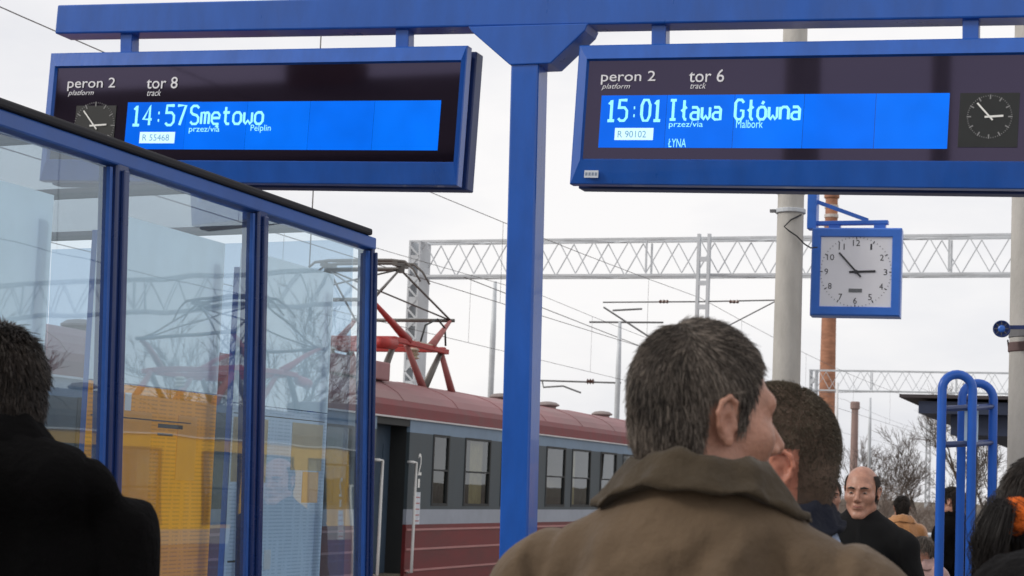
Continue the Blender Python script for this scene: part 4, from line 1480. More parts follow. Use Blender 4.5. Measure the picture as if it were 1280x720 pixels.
for k, (x, y, kd, sc) in enumerate(((22, 50, 1, 1.15), (27, 56, 0, 1.5), (33, 55, 1, 1.25), (19, 62, 2, 1.6), (40, 60, 0, 1.7))):
    o = tree('leafless tree beyond the yellow train, seen only as a reflection in the glass', x, y, kd, sc, k * 1.3)
# scrub: a dense uncountable mass of twigs on the bank
R_ = random.Random(5)
bv, bf, nb_ = [], [], 0
src = [(np.array(T[1].v, np.float32), np.array(T[1].f, np.int64)) for T in TREES]
for k in range(18):
    px, d = R_.uniform(1040, 1300), R_.uniform(60, 100)
    p = at(px, 600, d)
    V_, Q_ = src[k % 3]
    zlo = V_[:, 2].min()
    sc = R_.uniform(.42, .68)
    c, sn = math.cos(k * 1.7), math.sin(k * 1.7)
    W_ = np.stack([(V_[:, 0] * c - V_[:, 1] * sn) * sc * 1.5, (V_[:, 0] * sn + V_[:, 1] * c) * sc * 1.5, (V_[:, 2] - zlo) * sc], 1) + v3(p.x, p.y, -0.85)
    bv.append(W_)
    bf.append(Q_ + nb_)
    nb_ += len(W_)
sob = link('scrub', np_mesh('scrub', np.concatenate(bv), np.concatenate(bf)), SHRUB)
tag(sob, 'brown tangle of leafless scrub on the bank beyond the platform', 'scrub', kind='stuff')
# low bank and far wood
BANKM = mat('bank_soil', (0.13, 0.105, 0.085), 0.95, 0.3, 0.4, 0.4, 3)
g = MB()
nx, ny = 60, 6
for i in range(nx + 1):
    for j in range(ny + 1):
        x = -60 + i * 2.0
        y = 99 + j * 5
        z = -0.8 + 2.0 * math.sin(math.pi * min(1, j / ny)) * (0.75 + .25 * math.sin(x * .31) + .12 * math.sin(x * .83 + j))
        g.v.append((x, y, z))
for i in range(nx):
    for j in range(ny):
        a = i * (ny + 1) + j
        g.f.append((a, a + ny + 1, a + ny + 2, a + 1))
struct(g.build('bank', BANKM, smooth=True))
bv, bf, nb_ = [], [], 0
for k in range(7):
    x, y = -120 + k * 24 + R_.uniform(-2, 2), R_.uniform(232, 275)
    V_, Q_ = src[k % 3]
    zlo = V_[:, 2].min()
    sc = R_.uniform(.85, 1.35)
    c, sn = math.cos(k * 2.3), math.sin(k * 2.3)
    W_ = np.stack([(V_[:, 0] * c - V_[:, 1] * sn) * sc * 5.0, (V_[:, 0] * sn + V_[:, 1] * c) * sc * 3.0, (V_[:, 2] - zlo) * sc], 1) + v3(x, y, -0.9)
    bv.append(W_)
    bf.append(Q_ + nb_)
    nb_ += len(W_)
fwo = link('far_wood', np_mesh('far_wood', np.concatenate(bv), np.concatenate(bf)), SHRUB)
tag(fwo, 'distant leafless wood along the horizon', 'wood', kind='stuff')
# platform railing behind the people
pr0 = at(1120, 668, 24)
rl = thing('platform_railing', (pr0.x, pr0.y, 0), 'low pale railing on the platform behind the balding man', 'railing')
for z in (1.12, 0.6):
    MB().tube([(-1.2, 0, z), (3.2, 0, z)], 0.03, 8).build('rail', GALV, rl)
for x in (-1.2, 0.2, 1.6, 3.0):
    MB().tube([(x, 0, 0), (x, 0, 1.12)], 0.03, 8).build('railing_post', GALV, rl)

# ------------------------------------------------------------------ behind the camera: what the board glass mirrors
SB = thing('station_building', (-30, -32, 0), 'dark brick station building behind the viewer, mirrored in the left board glass', 'building')
BW = mat('station_brick', (0.20, 0.10, 0.07), 0.9, 0.2, 1)
MB().lohi((-26, -6, -.8), (11, 6, 10.6)).build('wall', BW, SB)
g = MB()
g.prism([(-6.6, 10.6), (6.6, 10.6), (0, 14.5)], lambda a, b: Vector((-26.5, a, b)), lambda a, b: Vector((11.5, a, b)))
rfo = g.build('roof', mat('station_roof', (0.09, 0.06, 0.05), 0.8, 0.2, 1), SB)
for x in (-20, -9, 3):
    MB().lohi((x, -.6, 13.2), (x + 2.4, .6, 15.1)).build('chimney', BW, rfo)
for k in range(12):
    for z in (1.2, 5.4):
        w = MB().lohi((-25.4 + k * 3, 5.9, z), (-23.9 + k * 3, 6.05, z + 2.4)).build('window', mat('station_window', (0.05, 0.06, 0.07), 0.15, 0.0), SB)
pole('concrete_pole', 'stout pole behind the viewer, mirrored as a dark bar in the right board', 640, 605, 1, .24, .22, 9.5).location = (-4.35, -3.0, 0)
pole('concrete_pole', 'slimmer pole behind the viewer, mirrored as a narrow dark bar in the right board', 640, 605, 1, .13, .12, 9.5).location = (-2.75, -4.0, 0)

# ================================================================== PEOPLE
SKIN = mat('skin', (0.44, 0.225, 0.155), 0.5, 0.20, 34, 0.22, 160, sss=0.10, dirt=.35, dirtcol=(0.36, 0.13, 0.09))
SKIN_RED = mat('skin_ruddy', (0.50, 0.20, 0.13), 0.5, 0.20, 30, 0.2, 160, sss=0.12, dirt=.35, dirtcol=(0.42, 0.10, 0.06))
EYE_W = mat('eye_white', (0.30, 0.27, 0.25), 0.2, 0.0)
EYE_D = mat('eye_iris', (0.03, 0.022, 0.016), 0.15, 0.0)
BROW = mat('brow_hair', (0.035, 0.025, 0.018), 0.7, 0.1, 50)
LIP = mat('lip', (0.38, 0.15, 0.12), 0.45, 0.1, 40)

def head_sdf(P, neck=1.0):
    x = np.abs(P[..., 0])
    S = np.stack([x, P[..., 1], P[..., 2]], -1)           # mirrored space
    d = sd_ell(S, (0, -.014, .034), (.077, .099, .090))
    d = smin(d, sd_ell(S, (0, .030, -.030), (.060, .064, .082)), .035)
    d = smin(d, sd_ell(S, (0, -.06, -.02), (.062, .045, .06)), .03)          # occiput
    d = smin(d, sd_cap(S, (.050, .008, -.070), (.016, .074, -.108), .020, .017), .032)   # jaw line
    d = smin(d, sd_ell(S, (0, .080, -.108), (.022, .017, .017)), .016)       # chin
    d = smin(d, sd_ell(S, (.044, .056, -.024), (.024, .024, .020)), .032)    # cheekbone
    d = smin(d, sd_cap(S, (.012, .089, .022), (.047, .073, .024), .010, .011), .020)     # brow ridge
    d = smax(d, -sd_ell(S, (.033, .098, .002), (.018, .016, .011)), .014)    # eye socket
    d = smin(d, sd_ell(S, (.033, .0735, .001), (.0145, .0135, .0120)), .004)
    d = smin(d, sd_cap(S, (0, .088, .012), (0, .117, -.030), .0075, .0115), .010)        # nose
    d = smin(d, sd_ell(S, (.011, .102, -.036), (.009, .012, .008)), .007)
    d = smin(d, sd_ell(S, (0, .086, -.064), (.026, .014, .020)), .014)       # mouth mound
    d = smin(d, sd_ell(S, (0, .098, -.060), (.021, .008, .0045)), .005)
    d = smin(d, sd_ell(S, (0, .096, -.071), (.018, .008, .0055)), .005)
    d = smax(d, -sd_cap(S, (0, .107, -.0655), (.022, .096, -.0655), .0022), .004)
    # neck
    d = smin(d, sd_cap(S, (0, -.022, -.06), (0, -.050, -.26), .058 * neck, .064 * neck), .03)
    d = smin(d, sd_cap(S, (.040, -.02, -.07), (.016, .022, -.225), .016, .014), .02)
    # ears
    S0 = S
    S = (S - v3(.074, -.010, -.008)) / .86 + v3(.074, -.010, -.008)
    e = sd_ell(S, (.0800, -.012, -.004), (.0052, .019, .031))
    rim = [(.0755, .006, .008), (.083, .004, .024), (.088, -.010, .032), (.091, -.026, .024), (.090, -.031, .008), (.086, -.026, -.010), (.081, -.014, -.026), (.0775, -.004, -.034)]
    for a, b in zip(rim[:-1], rim[1:]):
        e = smin(e, sd_cap(S, a, b, .0042), .004)
    e = smin(e, sd_ell(S, (.0795, -.006, -.032), (.0055, .009, .010)), .004)
    e = smin(e, sd_cap(S, (.079, .005, -.004), (.080, .006, -.014), .0042), .003)
    e = smax(e, -sd_ell(S, (.0880, -.010, -.004), (.0085, .0085, .013)), .003)
    d = smin(d, e * .86, .006)
    return d

def hair_mask(kind, p):
    x, y, z = np.abs(p[:, 0]), p[:, 1], p[:, 2]
    ear = (x > .068) & (np.abs(y + .012) < .026) & (z < .030) & (z > -.05)
    if kind == 'bald':
        m = (z < .078) & (z > -.045) & (y < .024) & ((x > .048) | (y < -.055))
        m |= (x > .06) & (y < .022) & (z < .05) & (z > -.012)
    else:
        fr = {'full': .052, 'buzz': .060, 'long': .050}[kind]
        line = np.where(y < -.038, -.088, np.where(y < .010, .018, np.where(y < .026, -.018, np.where(y < .044, -.018 + (y - .026) * 4.8, .0684 + (y - .044) * .75))))
        line = line + .004 * np.sin(p[:, 0] * 160 + 2)
        m = z > line
        if kind == 'long':
            m = (z > np.where(y < .01, -.09, np.where(y < .04, -.01 + (y - .01) * 2, .05 + (y - .04) * .4)))
    return m & ~ear

_head_cache = {}
def head_geo(h, neck):
    k = (h, neck)
    if k not in _head_cache:
        _head_cache[k] = surface_net(lambda P: head_sdf(P, neck), (-.108, -.135, -.27), (.108, .138, .132), h)
    return _head_cache[k]

def hand_geo(h=.0035):
    def f(P):
        d = sd_ell(P, (0, 0, -.045), (.014, .040, .048))
        d = smin(d, sd_cap(P, (0, -.004, .04), (0, 0, -.02), .026, .024), .02)
        for fy, ln in ((-.030, .062), (-.010, .072), (.010, .078), (.029, .070)):
            a = (0, fy, -.082)
            b = (-.010, fy * 1.05, -.082 - ln * .45)
            c = (-.030, fy * 1.05, -.082 - ln * .80)
            e = (-.050, fy * 1.0, -.082 - ln * .92)
            q = smin(sd_cap(P, a, b, .0092, .0086), sd_cap(P, b, c, .0086, .0080), .004)
            q = smin(q, sd_cap(P, c, e, .0080, .0070), .004)
            d = smin(d, q, .005)
        q = smin(sd_cap(P, (-.004, .030, -.020), (-.022, .052, -.055), .014, .0105), sd_cap(P, (-.022, .052, -.055), (-.034, .050, -.088), .0105, .0085), .006)
        return smin(d, q, .010)
    return surface_net(f, (-.075, -.06, -.185), (.04, .08, .07), h)
HAND = hand_geo()

def strands(name, roots, normals, kind, length, n_seg, rad, lift, jitter, parent, material, R3, off, hs, grav=0.0, tone_bias=0.0):
    """short tapered hairs growing from the scalp; roots/normals are in head space"""
    N = len(roots)
    P = [roots.copy()]
    crown = v3(0, -.055, .125)
    t = roots - crown
    top = np.clip((roots[:, 2] - .055) / .05, 0, 1)[:, None]
    if kind != 'long':
        t = t * (1 - top * .6) + v3(.018, .10, .0) * top * np.tanh((roots[:, 1:2] + .05) / .03)
    t[:, 2] -= .045 * (1 - top[:, 0])
    burn = np.clip((roots[:, 1:2] - .0) / .02, 0, 1) * np.clip((.06 - roots[:, 2:3]) / .03, 0, 1)
    t = t * (1 - burn) + v3(0, -.03, -.10) * burn
    t -= normals * (t * normals).sum(1, keepdims=True)
    t /= np.linalg.norm(t, axis=1, keepdims=True) + 1e-6
    clump = np.stack([wob(roots, 95, 3.1), wob(roots, 95, 7.7), wob(roots, 95, 1.9)], 1)
    dirn = t + normals * lift + rng.normal(0, jitter, (N, 3)) + clump * jitter * .8
    dirn /= np.linalg.norm(dirn, axis=1, keepdims=True)
    L = length * rng.uniform(.75, 1.2, N)
    c, r = v3(0, -.014, .034), v3(.077, .099, .090) * 1.045
    q = roots.copy()
    for s in range(n_seg):
        dirn = dirn + t * .25 + v3(0, 0, -1) * grav
        dirn /= np.linalg.norm(dirn, axis=1, keepdims=True)
        q = q + dirn * (L / n_seg)[:, None]
        w = (q - c) / r
        k = np.linalg.norm(w, axis=1)
        ins = k < 1
        q = np.where(ins[:, None], c + (q - c) / np.maximum(k, .3)[:, None], q)
        P.append(q.copy())
    P = np.stack(P, 1)                                   # N, n_seg+1, 3
    d = P[:, -1] - P[:, 0]
    d /= np.linalg.norm(d, axis=1, keepdims=True) + 1e-9
    a = np.cross(d, normals)
    a /= np.linalg.norm(a, axis=1, keepdims=True) + 1e-9
    b = np.cross(d, a)
    K = n_seg + 1
    V = np.zeros((N, K, 3, 3), np.float32)
    for j in range(3):
        th = 2 * math.pi * j / 3
        o = a * math.cos(th) + b * math.sin(th)
        for k in range(K):
            rr = rad * (1.0 if k < K - 1 else .25)
            V[:, k, j] = P[:, k] + o * rr
    V = V.reshape(-1, 3) * hs @ R3.T + off
    base = (np.arange(N) * K * 3)[:, None, None, None]
    kk = (np.arange(K - 1) * 3)[None, :, None, None]
    j0 = np.array([[0, 1], [1, 2], [2, 0]])
    Q = np.concatenate([base + kk + j0[None, None, :, :1], base + kk + j0[None, None, :, 1:], base + kk + 3 + j0[None, None, :, 1:], base + kk + 3 + j0[None, None, :, :1]], -1).reshape(-1, 4)
    me = np_mesh(name, V, Q)
    tone = np.clip(rng.beta(1.6, 2.6, N) + .22 * wob(roots, 60, 2.2) + tone_bias * np.clip((-.02 - roots[:, 2]) / .06, -1, 1), 0, 1)
    at_ = me.attributes.new('tone', 'FLOAT', 'POINT')
    at_.data.foreach_set('value', np.repeat(tone, K * 3).astype(np.float32))
    return link(name, me, material, parent, smooth=True)

def vnormals(V, Q):
    n = np.zeros_like(V)
    fn = np.cross(V[Q[:, 2]] - V[Q[:, 0]], V[Q[:, 3]] - V[Q[:, 1]])
    for k in range(4):
        np.add.at(n, Q[:, k], fn)
    return n / (np.linalg.norm(n, axis=1, keepdims=True) + 1e-12)

def coat_sdf(P, k, seed):
    """k: dict of body sizes in metres at 1.80 m height"""
    x = np.abs(P[..., 0])
    S = np.stack([x, P[..., 1], P[..., 2]], -1)
    sw = k.get('sw', .205)
    ch = k.get('chest', 1.0)
    hem = k.get('hem', .78)
    d = sd_ell(S, (0, .005, 1.24), (.195 * ch, .145 * ch, .30))
    d = smin(d, sd_cap(S, (0, 0, 1.12), (0, .01, hem + .14), .165 * ch, .185 * ch), .08)
    d = smin(d, sd_cap(S, (0, -.018, 1.500), (sw, -.015, k.get('shz', 1.425) - .012), .086, .076), .06)    # shoulder yoke
    d = smin(d, sd_ell(S, (.085, -.075, 1.33), (.10, .075, .16)), .06)           # shoulder blade
    d = smin(d, sd_cap(S, (0, -.030, 1.45), (0, -.040, 1.545), .105, k.get('neck', .078)), .05)
    d = smin(d, sd_ell(S, (0, -.060, 1.43), (.19, .085, .125)), .07)
    if 'hood' in k:      # folded hood lying on the shoulders
        d = smin(d, sd_ell(S, (0, -.075, 1.515), (.225, .125, .092)), .04)
    el = (sw + .065, -.035, 1.12)
    wr = (sw + .045, .055, .875)
    arm = smin(sd_cap(S, (sw + .010, -.012, k.get('shz', 1.425) - .030), el, .086, .066), sd_cap(S, el, wr, .066, .050), .03)
    # sleeve creases
    zz = P[..., 2] * 60 + P[..., 1] * 25 + np.sin(P[..., 0] * 20) * 2
    arm = arm + .0035 * np.sin(zz) * np.exp(-((P[..., 2] - 1.12) / .12) ** 2)
    d = smin(d, arm, .055)
    f = k.get('fold', 1.0)
    # draped folds: long soft ridges running down the cloth, and finer creases
    A = P[..., 0] * 38 + 3.2 * np.sin(P[..., 2] * 5 + seed) + P[..., 2] * 9 * np.sign(P[..., 0]) + seed
    low = np.clip((1.575 - P[..., 2]) / .12, 0, 1)
    d = d - f * .0105 * (np.abs(np.sin(A * .5)) * -2 + 1) * low
    d = d - f * .0060 * wob(P, 20, seed) * (0.35 + low) - f * .0016 * wob(P, 55, seed + 2)
    for x0, z0, x1, z1, dep, wd in k.get('valleys', ()):      # pressed creases across the back
        tt = np.clip((z0 - P[..., 2]) / (z0 - z1), 0, 1.6)
        xc = x0 + (x1 - x0) * tt + .006 * np.sin(P[..., 2] * 70 + x0 * 50)
        u = (P[..., 0] - xc) / wd
        fade = np.clip((z0 - P[..., 2]) / .05, 0, 1) * (P[..., 1] < .06)
        d = d + dep * (np.exp(-u * u) - .55 * np.exp(-(u - 1.9) ** 2) - .55 * np.exp(-(u + 1.9) ** 2)) * fade
    # armhole seam
    d = d + f * .0045 * np.exp(-((x - (sw - .012) - (1.47 - P[..., 2]) * .10) / .006) ** 2) * (P[..., 2] > 1.2)
    d = d + f * .0020 * np.exp(-((x - (sw - .045) - (1.47 - P[..., 2]) * .22) / .016) ** 2) * low * (P[..., 1] < .02)
    d = smax(d, -(P[..., 2] - hem), .012)
    d = smax(d, -(sd_cap(S, (0, -.045, 1.48), (0, -.03, 1.75), .064)), .006)   # neck opening
    return d

def trousers_sdf(P, seed):
    x = np.abs(P[..., 0])
    S = np.stack([x, P[..., 1], P[..., 2]], -1)
    d = sd_cap(S, (.085, 0, .92), (.095, .015, .50), .095, .068)
    d = smin(d, sd_cap(S, (.095, .015, .50), (.10, -.015, .075), .068, .060), .03)
    d = smin(d, sd_ell(S, (0, -.01, .93), (.165, .12, .12)), .05)
    d = d - .004 * wob(P, 26, seed) * np.clip((.9 - P[..., 2]) * 3, .3, 1)
    d = smax(d, -(P[..., 2] - .045), .01)
    return d

def shoe_geo():
    def f(P):
        d = smin(sd_ell(P, (0, -.035, .045), (.040, .055, .048)), sd_ell(P, (0, .085, .030), (.046, .095, .034)), .03)
        d = smin(d, sd_cap(P, (0, -.04, .05), (0, -.035, .11), .042), .03)
        return smax(d, -P[..., 2], .006)
    return surface_net(f, (-.07, -.12, -.02), (.07, .21, .16), .008)
SHOE = shoe_geo()
SHOE_M = mat('shoe_leather', (0.018, 0.015, 0.013), 0.45, 0.2, 12)

def collar_mesh(k, seed=0):
    """turned-down collar: stand inside, fold at the top, fall lying on the shoulders"""
    g = MB()
    n = 72
    wide = k.get('wide', 1.0)
    top = k.get('top', 1.628)
    drop = k.get('drop', .062)
    prof = [(.066, top - .085), (.073, top - .020), (.080, top - .002), (.090, top + .001), (.100, top - .008),
            (.108 * wide, top - .034), (.118 * wide, top - drop), (.119 * wide, top - drop - .008), (.112 * wide, top - drop - .006), (.100, top - .044), (.082, top - .058)]
    m = len(prof)
    for i in range(n + 1):
        t = math.radians(-158 + 316 * i / n)             # 0 = back of the neck
        s, c = math.sin(t), -math.cos(t)
        front = max(0.0, -math.cos(t))
        side = abs(s)
        wv = 1 + .04 * math.sin(t * 3.1 + seed) + .030 * math.sin(t * 8.3 + seed * 2) + .015 * math.sin(t * 17 + seed)
        for j, (r, z) in enumerate(prof):
            fall = 1.0 if j >= 4 else 0.0
            rx = r * (1.10 + .10 * fall * side) * (wv if j >= 5 else 1)
            ry = r * (.93 if c < 0 else .96 + .30 * front)
            zz = z - .030 * front - (.030 * side ** 2) * (0.45 + .55 * fall) - (.020 * front if fall else 0)
            zz += (.005 * math.sin(t * 5 + j * .4 + seed) + .0025 * math.sin(t * 13 + j * .9)) * (j in (3, 4, 5, 6, 7, 8))
            if j in (4, 5):
                rx *= 1 + .03 * math.sin(t * 11 + j)
                ry *= 1 + .03 * math.sin(t * 11 + j)
            g.v.append((s * rx, -.032 + c * ry, zz))
    for i in range(n):
        for j in range(m):
            j2 = (j + 1) % m
            g.f.append((i * m + j, i * m + j2, (i + 1) * m + j2, (i + 1) * m + j))
    g.f.append(tuple(j for j in range(m)))
    g.f.append(tuple(n * m + j for j in reversed(range(m))))
    return g

def person(label, feet, heading, height, face, coat_m, hair=None, hair_m=None, scalp_m=None, skin=SKIN, head_pitch=0.0, head_roll=0.0, hs=1.0, hz=1.0,
           trousers_m=None, coat=None, res=.010, hres=.004, seed=0.0, collar=None, collar_m=None, n_hair=6000, hair_len=.024, hair_rad=.0007,
           lift=.55, jitter=.22, eyes=False, grav=0.0, tone_bias=0.0, hood=None, segs=3, head_off=(0, 0, 0), group=None):
    """heading, face: world angles (radians, from +X) the body and the face point to"""
    s = height / 1.80
    t = thing('person', feet, label, 'person', heading - math.pi / 2, group='people on the platform')
    hc = v3(head_off[0], -.012 + head_off[1], 1.80 - .128 * hs * hz + head_off[2])
    R3 = rotm(face - heading, head_pitch, head_roll)
    V, Q = head_geo(hres, 1.0)
    N_ = vnormals(V, Q)
    off = hc * s
    hs = v3(hs, hs, hs * hz)
    HV = (V * hs * s) @ R3.T + off
    kz = coat or {}
    for sd in (-1, 1):
        hv = HAND[0].copy()
        hv[:, 0] *= sd
        wr = v3((kz.get('sw', .205) + .043) * sd, .062, .865)
        link('hand', np_mesh('hand', (hv + wr) * s, HAND[1] if sd > 0 else HAND[1][:, ::-1]), skin, t, smooth=True)
    me = np_mesh('body', HV, Q)
    body = link('body', me, skin, t, smooth=True)
    if hair:
        me.materials.append(scalp_m)
        fc_ = V[Q].mean(1)
        mk = hair_mask(hair, fc_)
        mi = np.zeros(len(me.polygons), np.int32)
        mi[:len(Q)][mk] = 1
        me.polygons.foreach_set('material_index', mi)
        vm = hair_mask(hair, V)
        cand = np.where(vm)[0]
        pick = rng.choice(cand, n_hair)
        roots = V[pick] + rng.normal(0, .0022, (n_hair, 3)).astype(np.float32)
        nn = N_[pick]
        if hair == 'full':
            ln = hair_len * np.where(V[pick][:, 2] < -.03, .62, np.where(V[pick][:, 2] < .03, .85, 1.12))
        elif hair == 'buzz':
            ln = hair_len * np.clip(.25 + (V[pick][:, 2] + .04) / .10, .25, 1.3)
        else:
            ln = hair_len
        strands('hair', roots, nn, hair, ln, segs, hair_rad, lift, jitter, t, hair_m, R3, off, hs * s, grav, tone_bias)
    if eyes:
        for sd in (-1, 1):
            e = MB().lathe([(.0002, .0), (.006, .0012), (.0095, .004), (.0122, .0105), (.0095, .0195), (.001, .0225)], (0, 0, 0), 14, 'Y')
            ec = v3(sd * .033, .0895, .001)
            vv = (np.array(e.v, np.float32) * v3(.95, -1, .40) + ec) * hs * s @ R3.T + off
            e.v = [tuple(q) for q in vv]
            e.build('eye', EYE_W, t, smooth=True)
            e = MB().lathe([(.0005, .0), (.0052, .0008), (.0052, .004), (.001, .005)], (0, 0, 0), 12, 'Y')
            vv = (np.array(e.v, np.float32) * v3(1, -1, .62) + ec + v3(0, .0012, 0)) * hs * s @ R3.T + off
            e.v = [tuple(q) for q in vv]
            e.build('iris', EYE_D, t)
            e = MB().tube([(sd * .014, .1015, .0225), (sd * .032, .0975, .027), (sd * .050, .083, .022)], [.0042, .0048, .002], 8)
            vv = (np.array(e.v, np.float32)) * hs * s @ R3.T + off
            e.v = [tuple(q) for q in vv]
            e.build('eyebrow', BROW, t, smooth=True)
        e = MB().tube([(-.021, .0985, -.0650), (0, .1055, -.0655), (.021, .0985, -.0650)], [.0018, .0036, .0018], 8)
        vv = (np.array(e.v, np.float32)) * hs * s @ R3.T + off
        e.v = [tuple(q) for q in vv]
        e.build('lips', LIP, t, smooth=True)
    CV, CQ = surface_net(lambda P: coat_sdf(P, kz, seed), (-.42, -.30, kz.get('hem', .78) - .03), (.42, .28, 1.66), res)
    ct = link('coat', np_mesh('coat', CV * s, CQ), coat_m, t, smooth=True)
    if collar is not None:
        c = collar_mesh(collar, seed)
        c.v = [tuple(np.array(q) * s) for q in c.v]
        c.build('collar', collar_m or coat_m, ct, smooth=True)
    TV, TQ = surface_net(lambda P: trousers_sdf(P, seed), (-.22, -.17, 0.02), (.22, .17, 1.10), .016)
    link('trousers', np_mesh('trousers', TV * s, TQ), trousers_m or mat('dark_trousers', (0.03, 0.03, 0.035), 0.85, 0.2, 20), t, smooth=True)
    for sd in (-1, 1):
        sv = SHOE[0].copy() + v3(sd * .10, 0, 0)
        link('shoe', np_mesh('shoe', sv * s, SHOE[1]), SHOE_M, t, smooth=True)
    return t, R3, off, s

def feet_at(px, py, d):
    p = at(px, py, d)
    return Vector((p.x, p.y, 0))
def away(px):
    return math.pi / 2 + YAW - math.atan((px - 640) / F_PX)

def cloth_mat(name, base, weave=900, var=.10, fuzz=.3, bump=.25):
    m = mat(name, base, 0.9, var, 7, bump, weave, spec=0.15, dirt=0.25, dirtcol=tuple(c * .7 for c in base))
    m.node_tree.nodes['Principled BSDF'].inputs['Sheen Weight'].default_value = fuzz
    m.node_tree.nodes['Principled BSDF'].inputs['Sheen Roughness'].default_value = 0.5
    return m

# --- the man in the brown coat
COAT_BR = cloth_mat('brown_coat_cloth', (0.120, 0.083, 0.052), 38, var=.24, fuzz=.10, bump=.5)
COAT_SHADE = cloth_mat('shaded_collar_cloth', (0.062, 0.046, 0.029), 38, var=.24, fuzz=.08, bump=.6)  # same cloth as the coat, darkened for the shade on the tilted collar
HAIR_GREY = attr_mat('salt_and_pepper_hair', (0.018, 0.013, 0.010), (0.42, 0.35, 0.29), 0.5)
SCALP_DK = mat('scalp_dark', (0.035, 0.027, 0.022), 0.8, 0.2, 60)
a0 = away(876)
f0 = feet_at(886, 500, 2.47)
person('man in a brown turned-collar coat with short greying hair, seen from behind', f0, a0 - math.radians(14), 1.818, a0 - math.radians(62), COAT_BR,
       'full', HAIR_GREY, SCALP_DK, hs=.965, hz=1.10, coat=dict(sw=.212, shz=1.418, chest=1.06, hem=.70,
       valleys=((-.212, 1.50, -.222, 1.40, .006, .009), (-.130, 1.53, -.168, 1.38, .009, .018), (-.065, 1.53, -.095, 1.36, .009, .024), (.055, 1.535, .015, 1.38, .011, .022), (.135, 1.53, .090, 1.36, .011, .020), (.232, 1.47, .222, 1.36, .006, .009))), res=.0075, hres=.0028, seed=1.3,
       collar=dict(wide=1.06, top=1.616, drop=.040), collar_m=COAT_SHADE, n_hair=29000, hair_len=.019, hair_rad=.00042, lift=.13, jitter=.19, tone_bias=.14, segs=3,
       trousers_m=mat('grey_trousers', (0.06, 0.06, 0.065), 0.85, 0.2, 20))

# --- the short-haired man facing him
JK_NAVY = cloth_mat('navy_jacket_cloth', (0.010, 0.012, 0.022), 120, fuzz=.02)
LTBLUE = cloth_mat('pale_blue_jacket_cloth', (0.36, 0.46, 0.66), 400)
HAIR_BUZZ = attr_mat('cropped_brown_hair', (0.040, 0.030, 0.019), (0.17, 0.135, 0.09), 0.6)
SCALP_BR = mat('scalp_brown', (0.115, 0.075, 0.052), 0.8, 0.2, 60)
a1 = away(955)
f1 = feet_at(951, 592, 2.95)
m2, R2, o2, s2 = person('young man with cropped brown hair and red ear, facing left behind the brown coat', f1, a1 + math.radians(80), 1.77, a1 + math.radians(97), LTBLUE,
       'buzz', HAIR_BUZZ, SCALP_BR, skin=SKIN_RED, hs=1.06, hz=1.12, coat=dict(sw=.19), hres=.0035, seed=4.1,
       collar=dict(wide=1.03, top=1.598, drop=.036), collar_m=JK_NAVY, n_hair=17000, hair_len=.0048, hair_rad=.00040, lift=.6, jitter=.3, segs=2)

# --- man in black at the left edge
JK_BLACK = cloth_mat('black_jacket_cloth', (0.0045, 0.0042, 0.0044), 60, fuzz=.0, bump=.5)
JK_BLACK.node_tree.nodes['Principled BSDF'].inputs['Specular IOR Level'].default_value = .04
HAIR_DK = attr_mat('dark_brown_hair', (0.010, 0.007, 0.006), (0.060, 0.045, 0.035), 0.5)
SCALP_BK = mat('scalp_black', (0.014, 0.011, 0.010), 0.8, 0.2, 60)
f3 = feet_at(-18, 490, 2.9)
person('man in a bulky black jacket cut by the left edge, dark hair', f3, away(-40) - math.radians(8), 1.835, away(-40) + math.radians(22), JK_BLACK,
       'full', HAIR_DK, SCALP_BK, coat=dict(sw=.195, shz=1.440, chest=1.12, fold=1.5, hood=1), seed=2.2, head_off=(0, .03, -.022), head_pitch=-.08, collar=dict(wide=1.22, top=1.63, drop=.075), n_hair=8000, hair_len=.022, res=.009)

# --- balding man facing the camera
HAIR_SIDE = attr_mat('dark_side_hair', (0.016, 0.012, 0.010), (0.09, 0.075, 0.065), 0.6)
ab = away(1076) + math.pi
SKIN_B = mat('skin_pink', (0.44, 0.225, 0.155), 0.42, 0.22, 34, 0.2, 160, sss=0.08, dirt=.4, dirtcol=(0.30, 0.12, 0.085))
person('balding man in a black jacket walking towards the viewer', feet_at(1077, 612, 8.4), ab - math.radians(6), 1.735, ab - math.radians(12), cloth_mat('black_wool', (0.007, 0.007, 0.0075), 300, fuzz=.02),
       'bald', HAIR_SIDE, SCALP_DK, skin=SKIN_B, coat=dict(sw=.20, neck=.072), collar=dict(wide=.85, top=1.545, drop=.04), n_hair=5200, hair_len=.015, hair_rad=.0006, lift=.15, eyes=True, head_pitch=-.06, seed=3.0, hs=1.03, hres=.0035)

# --- woman at the right edge: dark hair tied back with an orange band
aw = away(1320)
wp, WR, wo, ws = person('woman in black with dark hair tied by an orange band at the right edge', feet_at(1340, 664, 2.8), aw - math.radians(50), 1.67, aw - math.radians(62), JK_BLACK,
       'long', HAIR_DK, SCALP_BK, coat=dict(sw=.175, chest=1.05, shz=1.45), collar=dict(wide=1.3, top=1.60, drop=.085), n_hair=9000, hair_len=.032, hair_rad=.0009, lift=.03, jitter=.10, grav=.05, segs=4, seed=5.5)
ORB = mat('orange_plush', (0.70, 0.13, 0.012), 0.95, 0.25, 60, 0.9, 160)
hc_ = v3(.036, -.112, .012)
g = MB()
n1, n2 = 26, 10
for i in range(n1):
    a_ = 2 * math.pi * i / n1
    rr = .021 + .003 * math.sin(a_ * 7)
    for j in range(n2):
        b_ = 2 * math.pi * j / n2
        q = v3((.020 + rr * .62 * math.cos(b_)) * math.cos(a_), rr * .62 * math.sin(b_) * 1.3, (.020 + rr * .62 * math.cos(b_)) * math.sin(a_))
        g.v.append(tuple(((q + hc_) * ws) @ WR.T + wo))
